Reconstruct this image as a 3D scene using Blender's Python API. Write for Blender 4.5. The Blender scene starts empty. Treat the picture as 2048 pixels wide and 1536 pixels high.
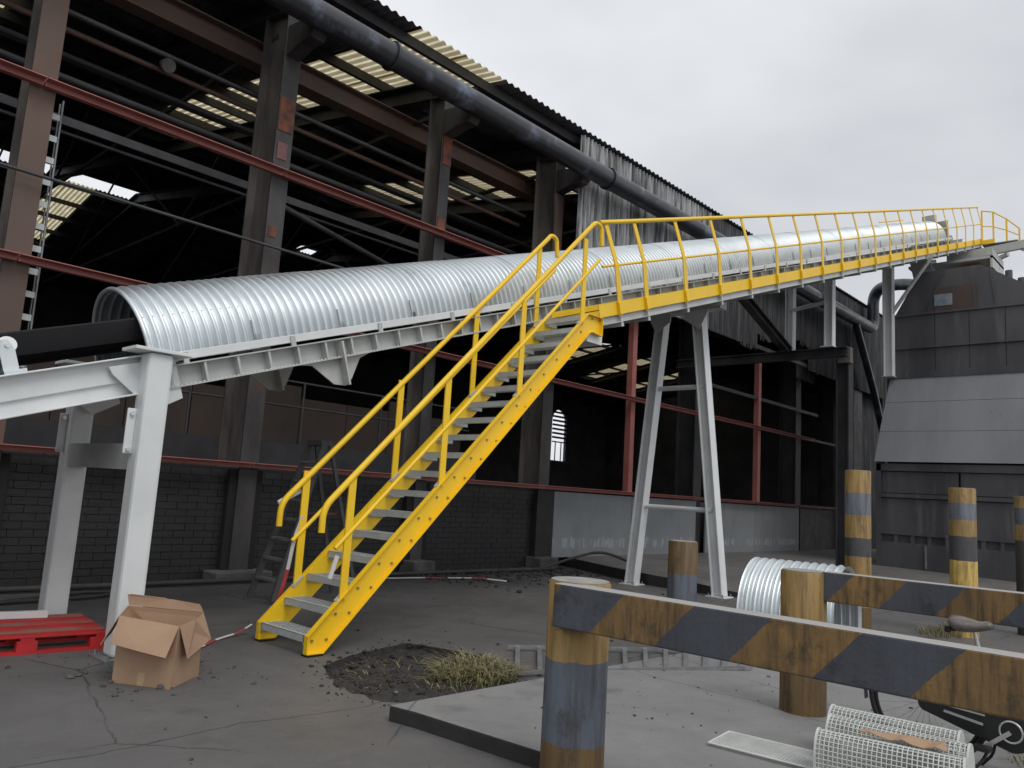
import bpy, bmesh, math, random
from mathutils import Vector, Matrix
from math import sin, cos, pi, radians, sqrt

S = bpy.context.scene
COL = S.collection
random.seed(7)

# ------------------------------------------------------------------ camera
A_, P_, R_ = radians(43.1333), radians(8.0287), radians(3.5001)
_f = Vector((cos(A_) * cos(P_), sin(A_) * cos(P_), sin(P_)))
_r0 = Vector((sin(A_), -cos(A_), 0))
_u0 = _r0.cross(_f)
_r = _r0 * cos(R_) + _u0 * sin(R_)
_u = _u0 * cos(R_) - _r0 * sin(R_)
cd = bpy.data.cameras.new("camera")
cam = bpy.data.objects.new("camera", cd)
COL.objects.link(cam)
M = Matrix((_r, _u, -_f)).transposed().to_4x4()
M.translation = Vector((0, 0, 1.5))
cam.matrix_world = M
cd.sensor_width = 36.0
cd.lens = 1560 / 2048 * 36
cd.clip_start, cd.clip_end = 0.05, 2000
S.camera = cam

# ------------------------------------------------------------------ world: overcast sky
SUN_EL, SUN_AZ = radians(52), radians(-104)      # azimuth from +X, counter-clockwise
W = bpy.data.worlds.new("World")
S.world = W
W.use_nodes = True
nt = W.node_tree
nt.nodes.clear()
out = nt.nodes.new("ShaderNodeOutputWorld")
bg = nt.nodes.new("ShaderNodeBackground")
sky = nt.nodes.new("ShaderNodeTexSky")
sky.sky_type = 'NISHITA'
sky.sun_disc = False
sky.sun_elevation = SUN_EL
sky.sun_rotation = pi / 2 - SUN_AZ
sky.dust_density = 4
tc = nt.nodes.new("ShaderNodeTexCoord")
mp = nt.nodes.new("ShaderNodeMapping")
mp.inputs['Scale'].default_value = (1, 1, 2.2)
nz = nt.nodes.new("ShaderNodeTexNoise")
nz.inputs['Scale'].default_value = 1.5
nz.inputs['Detail'].default_value = 4
nz.inputs['Roughness'].default_value = 0.5
cr = nt.nodes.new("ShaderNodeValToRGB")
cr.color_ramp.elements[0].position = 0.32
cr.color_ramp.elements[0].color = (5.9, 6.1, 6.4, 1)
cr.color_ramp.elements[1].position = 0.7
cr.color_ramp.elements[1].color = (8.9, 9.1, 9.3, 1)
mx = nt.nodes.new("ShaderNodeMix")
mx.data_type = 'RGBA'
mx.inputs[0].default_value = 0.93
L = nt.links.new
L(tc.outputs['Generated'], mp.inputs['Vector'])
L(mp.outputs[0], nz.inputs['Vector'])
L(nz.outputs['Fac'], cr.inputs[0])
L(sky.outputs[0], mx.inputs[6])
L(cr.outputs[0], mx.inputs[7])
L(mx.outputs[2], bg.inputs['Color'])
bg.inputs['Strength'].default_value = 0.1
L(bg.outputs[0], out.inputs[0])

sd = bpy.data.lights.new("sun", 'SUN')
sd.energy = 1.0
sd.angle = radians(28)
sd.color = (1.0, 0.97, 0.93)
so = bpy.data.objects.new("sun", sd)
COL.objects.link(so)
so.location = (0, -10, 40)
_d = Vector((cos(SUN_AZ) * cos(SUN_EL), sin(SUN_AZ) * cos(SUN_EL), sin(SUN_EL)))
so.rotation_euler = _d.to_track_quat('Z', 'Y').to_euler()

S.view_settings.view_transform = 'Standard'
S.view_settings.look = 'None'
S.view_settings.exposure = 0.15
S.view_settings.gamma = 1.0
S.view_settings.use_curve_mapping = False
S.render.engine = 'CYCLES'
S.cycles.max_bounces = 6


# ------------------------------------------------------------------ materials
class Nodes:
    def __init__(s, name):
        s.m = bpy.data.materials.new(name)
        s.m.use_nodes = True
        s.t = s.m.node_tree
        s.t.nodes.clear()
        s.o = s.t.nodes.new("ShaderNodeOutputMaterial")
        s.b = s.t.nodes.new("ShaderNodeBsdfPrincipled")
        s.t.links.new(s.b.outputs[0], s.o.inputs[0])

    def n(s, k, **kw):
        q = s.t.nodes.new("ShaderNode" + k)
        for a, v in kw.items():
            setattr(q, a, v)
        return q

    def l(s, a, b):
        s.t.links.new(a, b)

    def pos(s, scale=(1, 1, 1), obj=False):
        mpn = s.n("Mapping")
        mpn.inputs['Scale'].default_value = scale
        if obj:
            s.l(s.n("TexCoord").outputs['Object'], mpn.inputs[0])
        else:
            s.l(s.n("NewGeometry").outputs['Position'], mpn.inputs[0])
        return mpn.outputs[0]

    def noise(s, scale, detail=4, rough=0.55, vec=None, dist=0.0):
        q = s.n("TexNoise")
        q.inputs['Scale'].default_value = scale
        q.inputs['Detail'].default_value = detail
        q.inputs['Roughness'].default_value = rough
        q.inputs['Distortion'].default_value = dist
        if vec is not None:
            s.l(vec, q.inputs['Vector'])
        return q.outputs['Fac']

    def ramp(s, fac, a, b, ca=(0, 0, 0), cb=(1, 1, 1)):
        q = s.n("ValToRGB")
        e = q.color_ramp.elements
        e[0].position, e[1].position = a, b
        e[0].color, e[1].color = (*ca, 1), (*cb, 1)
        s.l(fac, q.inputs[0])
        return q.outputs[0]

    def mix(s, fac, a, b, mode='MIX'):
        q = s.n("Mix", data_type='RGBA', blend_type=mode)
        for v, i in ((fac, 0), (a, 6), (b, 7)):
            if hasattr(v, 'is_output'):
                s.l(v, q.inputs[i])
            elif i == 0:
                q.inputs[0].default_value = v
            else:
                q.inputs[i].default_value = (*v, 1)
        return q.outputs[2]

    def math(s, op, a, b=0.0):
        q = s.n("Math", operation=op)
        for v, i in ((a, 0), (b, 1)):
            if hasattr(v, 'is_output'):
                s.l(v, q.inputs[i])
            else:
                q.inputs[i].default_value = v
        return q.outputs[0]

    def bump(s, fac, strength, dist=0.01):
        q = s.n("Bump")
        q.inputs['Strength'].default_value = strength
        q.inputs['Distance'].default_value = dist
        s.l(fac, q.inputs['Height'])
        s.l(q.outputs[0], s.b.inputs['Normal'])

    def done(s, col, rough=0.6, metal=0.0, spec=0.5):
        if hasattr(col, 'is_output'):
            s.l(col, s.b.inputs['Base Color'])
        else:
            s.b.inputs['Base Color'].default_value = (*col, 1)
        if hasattr(rough, 'is_output'):
            s.l(rough, s.b.inputs['Roughness'])
        else:
            s.b.inputs['Roughness'].default_value = rough
        s.b.inputs['Metallic'].default_value = metal
        s.b.inputs['Specular IOR Level'].default_value = spec
        return s.m


def mat(name, c, c2=None, scale=2.0, streak=1.0, lo=0.35, hi=0.7, c3=None, s3=6.0, lo3=0.58, hi3=0.7,
        rough=0.6, metal=0.0, bump=0.0, bscale=60, spec=0.5, st3=1.0):
    N = Nodes(name)
    col = c
    if c2:
        f = N.ramp(N.noise(scale, 6, 0.6, N.pos((1, 1, streak))), lo, hi)
        col = N.mix(f, c, c2)
    if c3:
        f3 = N.ramp(N.noise(s3, 6, 0.65, N.pos((1.3, 1.3, st3))), lo3, hi3)
        col = N.mix(f3, col, c3)
    if bump:
        N.bump(N.noise(bscale, 4, 0.6, N.pos()), bump)
    r = rough
    if c2 and metal == 0:
        q = N.ramp(N.noise(scale * 3, 3, 0.5, N.pos()), 0.2, 0.8, (max(rough - 0.1, 0.05),) * 3, (min(rough + 0.12, 1),) * 3)
        r = q
    return N.done(col, r, metal, spec)


YEL = mat("yellow_paint", (0.93, 0.60, 0.015), (0.86, 0.53, 0.014), 2, rough=0.4, c3=(0.50, 0.27, 0.03), s3=11, lo3=0.66, hi3=0.85)
WHT = mat("white_paint", (0.72, 0.74, 0.745), (0.63, 0.65, 0.655), 2.5, rough=0.42, c3=(0.38, 0.37, 0.35), s3=9, lo3=0.66, hi3=0.85)
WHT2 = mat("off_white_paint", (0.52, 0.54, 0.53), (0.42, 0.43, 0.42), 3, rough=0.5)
GALV = mat("galvanised_sheet", (0.74, 0.785, 0.80), (0.60, 0.645, 0.67), 1.6, rough=0.42, metal=0.85, c3=(0.40, 0.42, 0.43), s3=2.6, lo3=0.60, hi3=0.80, bump=0.05, bscale=25)
GALVT = mat("galvanised_tread", (0.56, 0.59, 0.58), (0.45, 0.48, 0.475), 8, rough=0.5, metal=0.25)
GALVD = mat("dull_galvanised", (0.30, 0.31, 0.32), (0.2, 0.2, 0.21), 8, rough=0.5, metal=0.5)
BOLT = mat("bolt_steel", (0.36, 0.27, 0.16), rough=0.45, metal=0.6)
STEEL = mat("sooty_steel", (0.060, 0.055, 0.056), (0.022, 0.021, 0.023), 1.6, streak=0.3, lo=0.38, hi=0.62, c3=(0.085, 0.04, 0.026), s3=2.0, lo3=0.58, hi3=0.72, rough=0.6, bump=0.25, bscale=25)
SOOT = mat("soot_black_steel", (0.045, 0.045, 0.050), (0.024, 0.024, 0.027), 2.0, rough=0.6)
DPIPE = mat("dull_service_pipe", (0.062, 0.064, 0.070), (0.035, 0.035, 0.038), 2.0, rough=0.5)
SLAB_EDGE = mat("dark_slab_edge", (0.020, 0.019, 0.020), (0.035, 0.033, 0.033), 5, rough=0.8, bump=0.4, bscale=40)  # side faces of the slabs, much darker than their tops
STEELB = mat("brown_column_paint", (0.150, 0.085, 0.060), (0.085, 0.066, 0.060), 0.7, streak=0.5, c3=(0.16, 0.055, 0.025), s3=2.0, lo3=0.63, hi3=0.72, rough=0.6, bump=0.1, bscale=30)
STEELG = mat("flaked_grey_paint", (0.16, 0.145, 0.13), (0.055, 0.05, 0.05), 3.0, streak=0.25, c3=(0.24, 0.22, 0.19), s3=5, lo3=0.66, hi3=0.74, rough=0.7, bump=0.3, bscale=20, st3=0.2)
RUST = mat("orange_rust", (0.21, 0.065, 0.03), (0.06, 0.035, 0.03), 5, lo=0.4, hi=0.62, rough=0.8)
RED = mat("red_oxide_paint", (0.42, 0.155, 0.135), (0.33, 0.11, 0.095), 2, rough=0.55, c3=(0.15, 0.06, 0.05), s3=7, lo3=0.66, hi3=0.8)
ROOFM = mat("sooty_roof_sheet", (0.150, 0.155, 0.172), (0.095, 0.098, 0.110), 3, rough=0.85)
BLKW = mat("black_painted_brick", (0.020, 0.020, 0.022), (0.011, 0.011, 0.012), 1.3, c3=(0.04, 0.033, 0.03), s3=1.2, lo3=0.60, hi3=0.78, rough=0.62, bump=0.5, bscale=30)
MORT = mat("black_mortar", (0.014, 0.0135, 0.014), rough=0.9)
COALF = mat("coal_floor", (0.070, 0.070, 0.073), (0.045, 0.045, 0.047), 2, rough=0.95)
FARW = mat("far_wall_soot", (0.150, 0.150, 0.168), (0.085, 0.084, 0.095), 0.5, rough=0.9)
PIPE = mat("blue_black_pipe", (0.030, 0.035, 0.046), (0.012, 0.013, 0.016), 1.4, c3=(0.16, 0.20, 0.27), s3=1.7, lo3=0.54, hi3=0.74, rough=0.36, bump=0.2, bscale=14, spec=0.7)
def panel_mat():
    N = Nodes("grey_wall_panel")
    f = N.ramp(N.noise(0.9, 6, 0.6, N.pos((1, 1, 0.5))), 0.35, 0.7)
    col = N.mix(f, (0.26, 0.275, 0.29), (0.185, 0.20, 0.212))
    z = N.n("SeparateXYZ")
    N.l(N.pos(), z.inputs[0])
    d = N.math('ABSOLUTE', N.math('SUBTRACT', z.outputs['Z'], 0.50))
    band = N.math('LESS_THAN', N.math('ADD', d, N.math('MULTIPLY', N.noise(6, 3, 0.5, N.pos((1.4, 1, 1))), 0.28)), 0.235)
    bl = N.ramp(N.noise(5.0, 2, 0.5, N.pos((1.3, 1, 0.15))), 0.46, 0.56)
    col = N.mix(N.math('MULTIPLY', N.math('MULTIPLY', band, bl), 0.6), col, (0.40, 0.42, 0.43))
    st = N.ramp(N.noise(7, 5, 0.7, N.pos((1.6, 1, 0.12))), 0.60, 0.74)
    col = N.mix(N.math('MULTIPLY', st, 0.45), col, (0.09, 0.09, 0.095))
    return N.done(col, 0.5)


PANEL = panel_mat()
HOPD = mat("hopper_dark_steel", (0.092, 0.092, 0.099), (0.054, 0.054, 0.059), 0.9, streak=0.3, lo=0.38, hi=0.62, c3=(0.125, 0.12, 0.125), s3=2.2, lo3=0.56, hi3=0.72, st3=0.15, rough=0.55)
HOPL = mat("hopper_light_steel", (0.285, 0.29, 0.31), (0.215, 0.22, 0.237), 0.8, streak=0.25, lo=0.38, hi=0.62, c3=(0.04, 0.04, 0.045), s3=5.5, lo3=0.68, hi3=0.73, rough=0.5)
HOPB = mat("hopper_brown_patch", (0.085, 0.055, 0.043), (0.06, 0.045, 0.04), 2, rough=0.6)
HOPW = mat("hopper_blue_patch", (0.16, 0.20, 0.25), (0.3, 0.33, 0.36), 5, rough=0.3)
RUBB = mat("black_rubber", (0.013, 0.013, 0.015), rough=0.6)
BLKP = mat("black_gloss_paint", (0.012, 0.012, 0.013), rough=0.3)
ALU = mat("aluminium", (0.6, 0.6, 0.6), rough=0.35, metal=0.9)
CARD = mat("cardboard", (0.42, 0.275, 0.18), (0.35, 0.225, 0.145), 3, c3=(0.20, 0.125, 0.085), s3=5, lo3=0.63, hi3=0.8, rough=0.85)
PALR = mat("worn_red_pallet", (0.50, 0.018, 0.022), (0.36, 0.02, 0.022), 5, rough=0.7, bump=0.2, bscale=50)
PALW = mat("bare_pallet_wood", (0.40, 0.05, 0.045), (0.24, 0.14, 0.10), 4, lo=0.45, hi=0.6, rough=0.8, bump=0.3, bscale=40)
WMESH = mat("white_wire_mesh", (0.62, 0.64, 0.61), (0.52, 0.54, 0.52), 9, rough=0.5)
HOSE = mat("dirty_hose", (0.05, 0.045, 0.042), (0.025, 0.024, 0.024), 5, rough=0.7)
CONC = mat("old_concrete", (0.12, 0.115, 0.11), (0.05, 0.048, 0.047), 3, rough=0.9, bump=0.3)
SEAT = mat("brown_leather", (0.15, 0.13, 0.115), (0.10, 0.085, 0.075), 14, rough=0.32)
TAPEW = mat("white_tape", (0.62, 0.6, 0.6), rough=0.5)
TAPER = mat("red_tape", (0.42, 0.05, 0.06), rough=0.5)
LADD = mat("dark_step_ladder", (0.085, 0.085, 0.088), (0.05, 0.05, 0.05), 5, rough=0.5)
STRAW = mat("dry_grass", (0.29, 0.25, 0.14), (0.115, 0.12, 0.04), 26, lo=0.42, hi=0.58, rough=0.8)
SOIL = mat("black_soil", (0.046, 0.041, 0.039), (0.024, 0.022, 0.022), 9, c3=(0.085, 0.074, 0.065), s3=20, lo3=0.62, hi3=0.75, rough=0.95, bump=0.8, bscale=70)
STONE = mat("debris", (0.16, 0.155, 0.15), (0.03, 0.03, 0.03), 12, lo=0.4, hi=0.55, rough=0.9)
NOTICE = mat("red_notice", (0.20, 0.07, 0.065), (0.10, 0.05, 0.05), 16, rough=0.5)


def skylight_mat():
    N = Nodes("dirty_skylight")
    f = N.ramp(N.noise(2.2, 5, 0.6, N.pos((3, 1, 1))), 0.3, 0.75)
    col = N.mix(f, (0.88, 0.82, 0.60), (0.46, 0.38, 0.22))
    xo = N.n("SeparateXYZ")
    N.l(N.pos(obj=True), xo.inputs[0])
    wv = N.math('SINE', N.math('MULTIPLY', xo.outputs['X'], 2 * pi / (1.13 / 6)))
    col = N.mix(N.math('MULTIPLY', N.ramp(wv, 0.1, 0.75), 0.78), col, (0.19, 0.15, 0.09))   # a darker stripe along each corrugation
    tr = N.n("BsdfTranslucent")
    df = N.n("BsdfDiffuse")
    N.l(col, tr.inputs[0])
    N.l(col, df.inputs[0])
    ms = N.n("MixShader")
    ms.inputs[0].default_value = 0.14
    N.l(tr.outputs[0], ms.inputs[1])
    N.l(df.outputs[0], ms.inputs[2])
    N.l(ms.outputs[0], N.o.inputs[0])
    return N.m


SKYL = skylight_mat()


def siding_mat(name, ca, cb, lo, hi):
    N = Nodes(name)
    f = N.ramp(N.noise(4.0, 5, 0.7, N.pos((1.6, 1, 0.10))), lo, hi)
    col = N.mix(f, ca, cb)
    return N.done(col, 0.65)


SIDE = siding_mat("streaked_siding", (0.075, 0.078, 0.083), (0.44, 0.445, 0.45), 0.42, 0.58)
SIDE2 = siding_mat("sooty_siding", (0.035, 0.036, 0.040), (0.11, 0.112, 0.118), 0.46, 0.66)


def band_mat(name, bands, top_drip=False):
    """Painted bands on a bollard: list of (z_low, colour) from the ground up, plus grime."""
    N = Nodes(name)
    z = N.n("SeparateXYZ")
    N.l(N.pos(obj=True), z.inputs[0])
    wob = N.math('MULTIPLY', N.math('SUBTRACT', N.noise(14, 3, 0.5, N.pos((1, 1, 0.2))), 0.5), 0.03)
    zz = N.math('DIVIDE', N.math('ADD', z.outputs['Z'], wob), 2.5)
    q = N.n("ValToRGB")
    q.color_ramp.interpolation = 'CONSTANT'
    els = q.color_ramp.elements
    while len(els) < len(bands):
        els.new(0.5)
    for e, (b, c) in zip(els, bands):
        e.position = b / 2.5
        e.color = (*c, 1)
    N.l(zz, q.inputs[0])
    g = N.ramp(N.noise(7, 6, 0.7, N.pos((2.4, 2.4, 0.22))), 0.42, 0.68)
    col = N.mix(N.math('MULTIPLY', g, 0.72), q.outputs[0], (0.028, 0.021, 0.014))
    g2 = N.ramp(N.noise(26, 4, 0.7, N.pos((1, 1, 0.6))), 0.62, 0.74)
    col = N.mix(N.math('MULTIPLY', g2, 0.45), col, (0.11, 0.075, 0.04))
    mo = N.ramp(N.noise(4.5, 7, 0.72, N.pos((1, 1, 0.7))), 0.56, 0.70)
    col = N.mix(N.math('MULTIPLY', mo, 0.75), col, (0.018, 0.016, 0.015))
    N.bump(N.noise(45, 4, 0.6, N.pos()), 0.2)
    return N.done(col, 0.62)


YB = (0.31, 0.195, 0.062)      # weathered yellow
YBR = (0.145, 0.088, 0.034)     # weathered yellow turned brown
GB = (0.10, 0.115, 0.145)      # blue-grey band
GD = (0.055, 0.055, 0.062)


def stripe_mat(name, yb, ztop, half=0.36):
    """45 degree warning stripes along local Y (running towards -Y)."""
    N = Nodes(name)
    x = N.n("SeparateXYZ")
    N.l(N.pos(obj=True), x.inputs[0])
    q = N.math('ADD', x.outputs['Y'], N.math('MULTIPLY', x.outputs['Z'], 0.92))
    q = N.math('SUBTRACT', yb + 0.92 * ztop, q)
    wob = N.math('MULTIPLY', N.math('SUBTRACT', N.noise(20, 3, 0.5, N.pos()), 0.5), 0.02)
    fr = N.math('FRACT', N.math('DIVIDE', N.math('ADD', q, wob), 2 * half))
    fac = N.math('LESS_THAN', fr, 0.5)
    base = N.ramp(N.noise(2.5, 5, 0.6, N.pos((1, 1, 0.5))), 0.35, 0.7, (0.27, 0.160, 0.052), (0.135, 0.080, 0.034))
    gr = N.ramp(N.noise(3.5, 5, 0.6, N.pos((1, 1, 0.6))), 0.3, 0.75, (0.078, 0.086, 0.105), (0.048, 0.052, 0.064))
    col = N.mix(fac, gr, base)
    g = N.ramp(N.noise(9, 6, 0.7, N.pos((2.6, 2.6, 0.3))), 0.44, 0.68)
    g = N.math('MULTIPLY', g, N.math('ADD', N.math('MULTIPLY', fac, 0.6), 0.25))
    col = N.mix(g, col, (0.022, 0.018, 0.014))
    mo = N.ramp(N.noise(4.2, 7, 0.72, N.pos()), 0.55, 0.68)
    col = N.mix(N.math('MULTIPLY', mo, 0.8), col, (0.018, 0.016, 0.015))
    ru = N.ramp(N.noise(16, 6, 0.75, N.pos((1, 1, 0.5))), 0.58, 0.70)
    col = N.mix(N.math('MULTIPLY', N.math('MULTIPLY', ru, fac), 0.7), col, (0.19, 0.125, 0.06))
    ch = N.ramp(N.noise(30, 4, 0.7, N.pos()), 0.70, 0.74)
    col = N.mix(N.math('MULTIPLY', ch, 0.6), col, (0.25, 0.21, 0.14))
    up = N.n("SeparateXYZ")
    N.l(N.n("NewGeometry").outputs['Normal'], up.inputs[0])
    top = N.math('GREATER_THAN', up.outputs['Z'], 0.8)
    col = N.mix(top, col, (0.36, 0.355, 0.34))          # upward faces get a plain light grey instead of stripes
    N.bump(N.noise(50, 4, 0.6, N.pos()), 0.2)
    return N.done(col, 0.6)


def ground_mat(name, c1, c2, dust, joints=(), dirt=False):
    N = Nodes(name)
    p = N.pos()
    big = N.ramp(N.noise(0.35, 5, 0.6, p), 0.35, 0.68)
    col = N.mix(big, c1, c2)
    med = N.ramp(N.noise(2.3, 8, 0.68, p, 0.6), 0.40, 0.72)
    col = N.mix(N.math('MULTIPLY', med, 0.55), col, dust)
    stain = N.ramp(N.noise(1.1, 6, 0.6, N.pos((1, 1.3, 1))), 0.60, 0.72)
    col = N.mix(N.math('MULTIPLY', stain, 0.5), col, (0.05, 0.048, 0.048))
    fine = N.ramp(N.noise(90, 3, 0.6, p), 0.35, 0.7)
    col = N.mix(N.math('MULTIPLY', fine, 0.35), col, tuple(v * 0.55 for v in c1))
    speck = N.ramp(N.noise(38, 2, 0.5, p), 0.735, 0.76)
    patch = N.ramp(N.noise(0.8, 3, 0.5, p), 0.48, 0.6)
    col = N.mix(N.math('MULTIPLY', N.math('MULTIPLY', speck, patch), 0.55), col, (0.30, 0.29, 0.28))
    sc = N.ramp(N.noise(9, 2, 0.5, N.pos((0.35, 2.6, 1))), 0.70, 0.73)
    sc2 = N.ramp(N.noise(1.3, 3, 0.5, p), 0.52, 0.6)
    col = N.mix(N.math('MULTIPLY', N.math('MULTIPLY', sc, sc2), 0.5), col, (0.32, 0.31, 0.30))
    vo = N.n("TexVoronoi", feature='DISTANCE_TO_EDGE')
    vo.inputs['Scale'].default_value = 0.42
    N.l(N.mix(0.12, p, N.noise(2.2, 5, 0.7, p)), vo.inputs['Vector'])
    ck = N.math('LESS_THAN', vo.outputs['Distance'], 0.0028)
    ckm = N.ramp(N.noise(0.5, 3, 0.5, p), 0.47, 0.55)
    col = N.mix(N.math('MULTIPLY', N.math('MULTIPLY', ck, ckm), 0.7), col, (0.02, 0.019, 0.019))
    xyz = N.n("SeparateXYZ")
    N.l(p, xyz.inputs[0])
    wob = N.math('MULTIPLY', N.math('SUBTRACT', N.noise(1.2, 4, 0.6, p), 0.5), 0.35)
    for ax, at, sl, w in joints:                        # saw-cut joints filled with dirt
        a = xyz.outputs['Y' if ax == 'Y' else 'X']
        b = xyz.outputs['X' if ax == 'Y' else 'Y']
        d = N.math('ABSOLUTE', N.math('SUBTRACT', N.math('ADD', a, wob), N.math('ADD', N.math('MULTIPLY', b, sl), at)))
        m = N.math('LESS_THAN', d, w)
        col = N.mix(N.math('MULTIPLY', m, 0.7), col, (0.022, 0.021, 0.021))
    if dirt:
        # soil trodden out round the dug patch, and coal dust washed along the wall foot
        w1 = N.math('MULTIPLY', N.noise(2.6, 6, 0.65, p), 0.9)
        dx = N.math('MULTIPLY', N.math('SUBTRACT', xyz.outputs['X'], 4.5), 0.85)
        dy = N.math('SUBTRACT', xyz.outputs['Y'], 5.15)
        dd = N.math('SQRT', N.math('ADD', N.math('MULTIPLY', dx, dx), N.math('MULTIPLY', dy, dy)))
        f1 = N.ramp(N.math('ADD', dd, w1), 1.10, 1.50, (1, 1, 1), (0, 0, 0))
        yy_ = N.math('ADD', xyz.outputs['Y'], N.math('MULTIPLY', N.noise(0.55, 6, 0.65, p), 4.2))
        f2 = N.ramp(N.math('MULTIPLY', N.math('SUBTRACT', yy_, 10.6), 0.4), 0.0, 1.0)
        col = N.mix(N.math('MULTIPLY', f1, 0.62), col, (0.040, 0.037, 0.036))
        col = N.mix(N.math('MULTIPLY', f2, 0.75), col, (0.032, 0.031, 0.031))
    q = N.ramp(N.noise(0.8, 4, 0.6, p), 0.3, 0.7, (0.46,) * 3, (0.85,) * 3)
    h = N.math('ADD', N.math('MULTIPLY', N.noise(55, 5, 0.7, p), 0.6), N.math('MULTIPLY', N.noise(5, 4, 0.6, p), 1.2))
    N.bump(h, 0.35, 0.012)
    return N.done(col, q, 0, 0.35)


GROUND = ground_mat("yard_concrete", (0.320, 0.313, 0.309), (0.230, 0.226, 0.224), (0.155, 0.151, 0.150),
                    (('Y', 4.62, -0.03, 0.007), ('Y', 7.6, 0.02, 0.005)), True)
SLABM = ground_mat("slab_concrete", (0.265, 0.263, 0.262), (0.220, 0.218, 0.218), (0.165, 0.163, 0.164),
                   (('X', 5.55, 0.12, 0.006),))
SLAB2 = ground_mat("rear_slab_concrete", (0.185, 0.180, 0.175), (0.135, 0.131, 0.128), (0.085, 0.082, 0.082))


# ------------------------------------------------------------------ mesh helpers
def wloc(o):
    v = Vector((0, 0, 0))
    while o is not None:
        v = v + o.location
        o = o.parent
    return v


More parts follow.
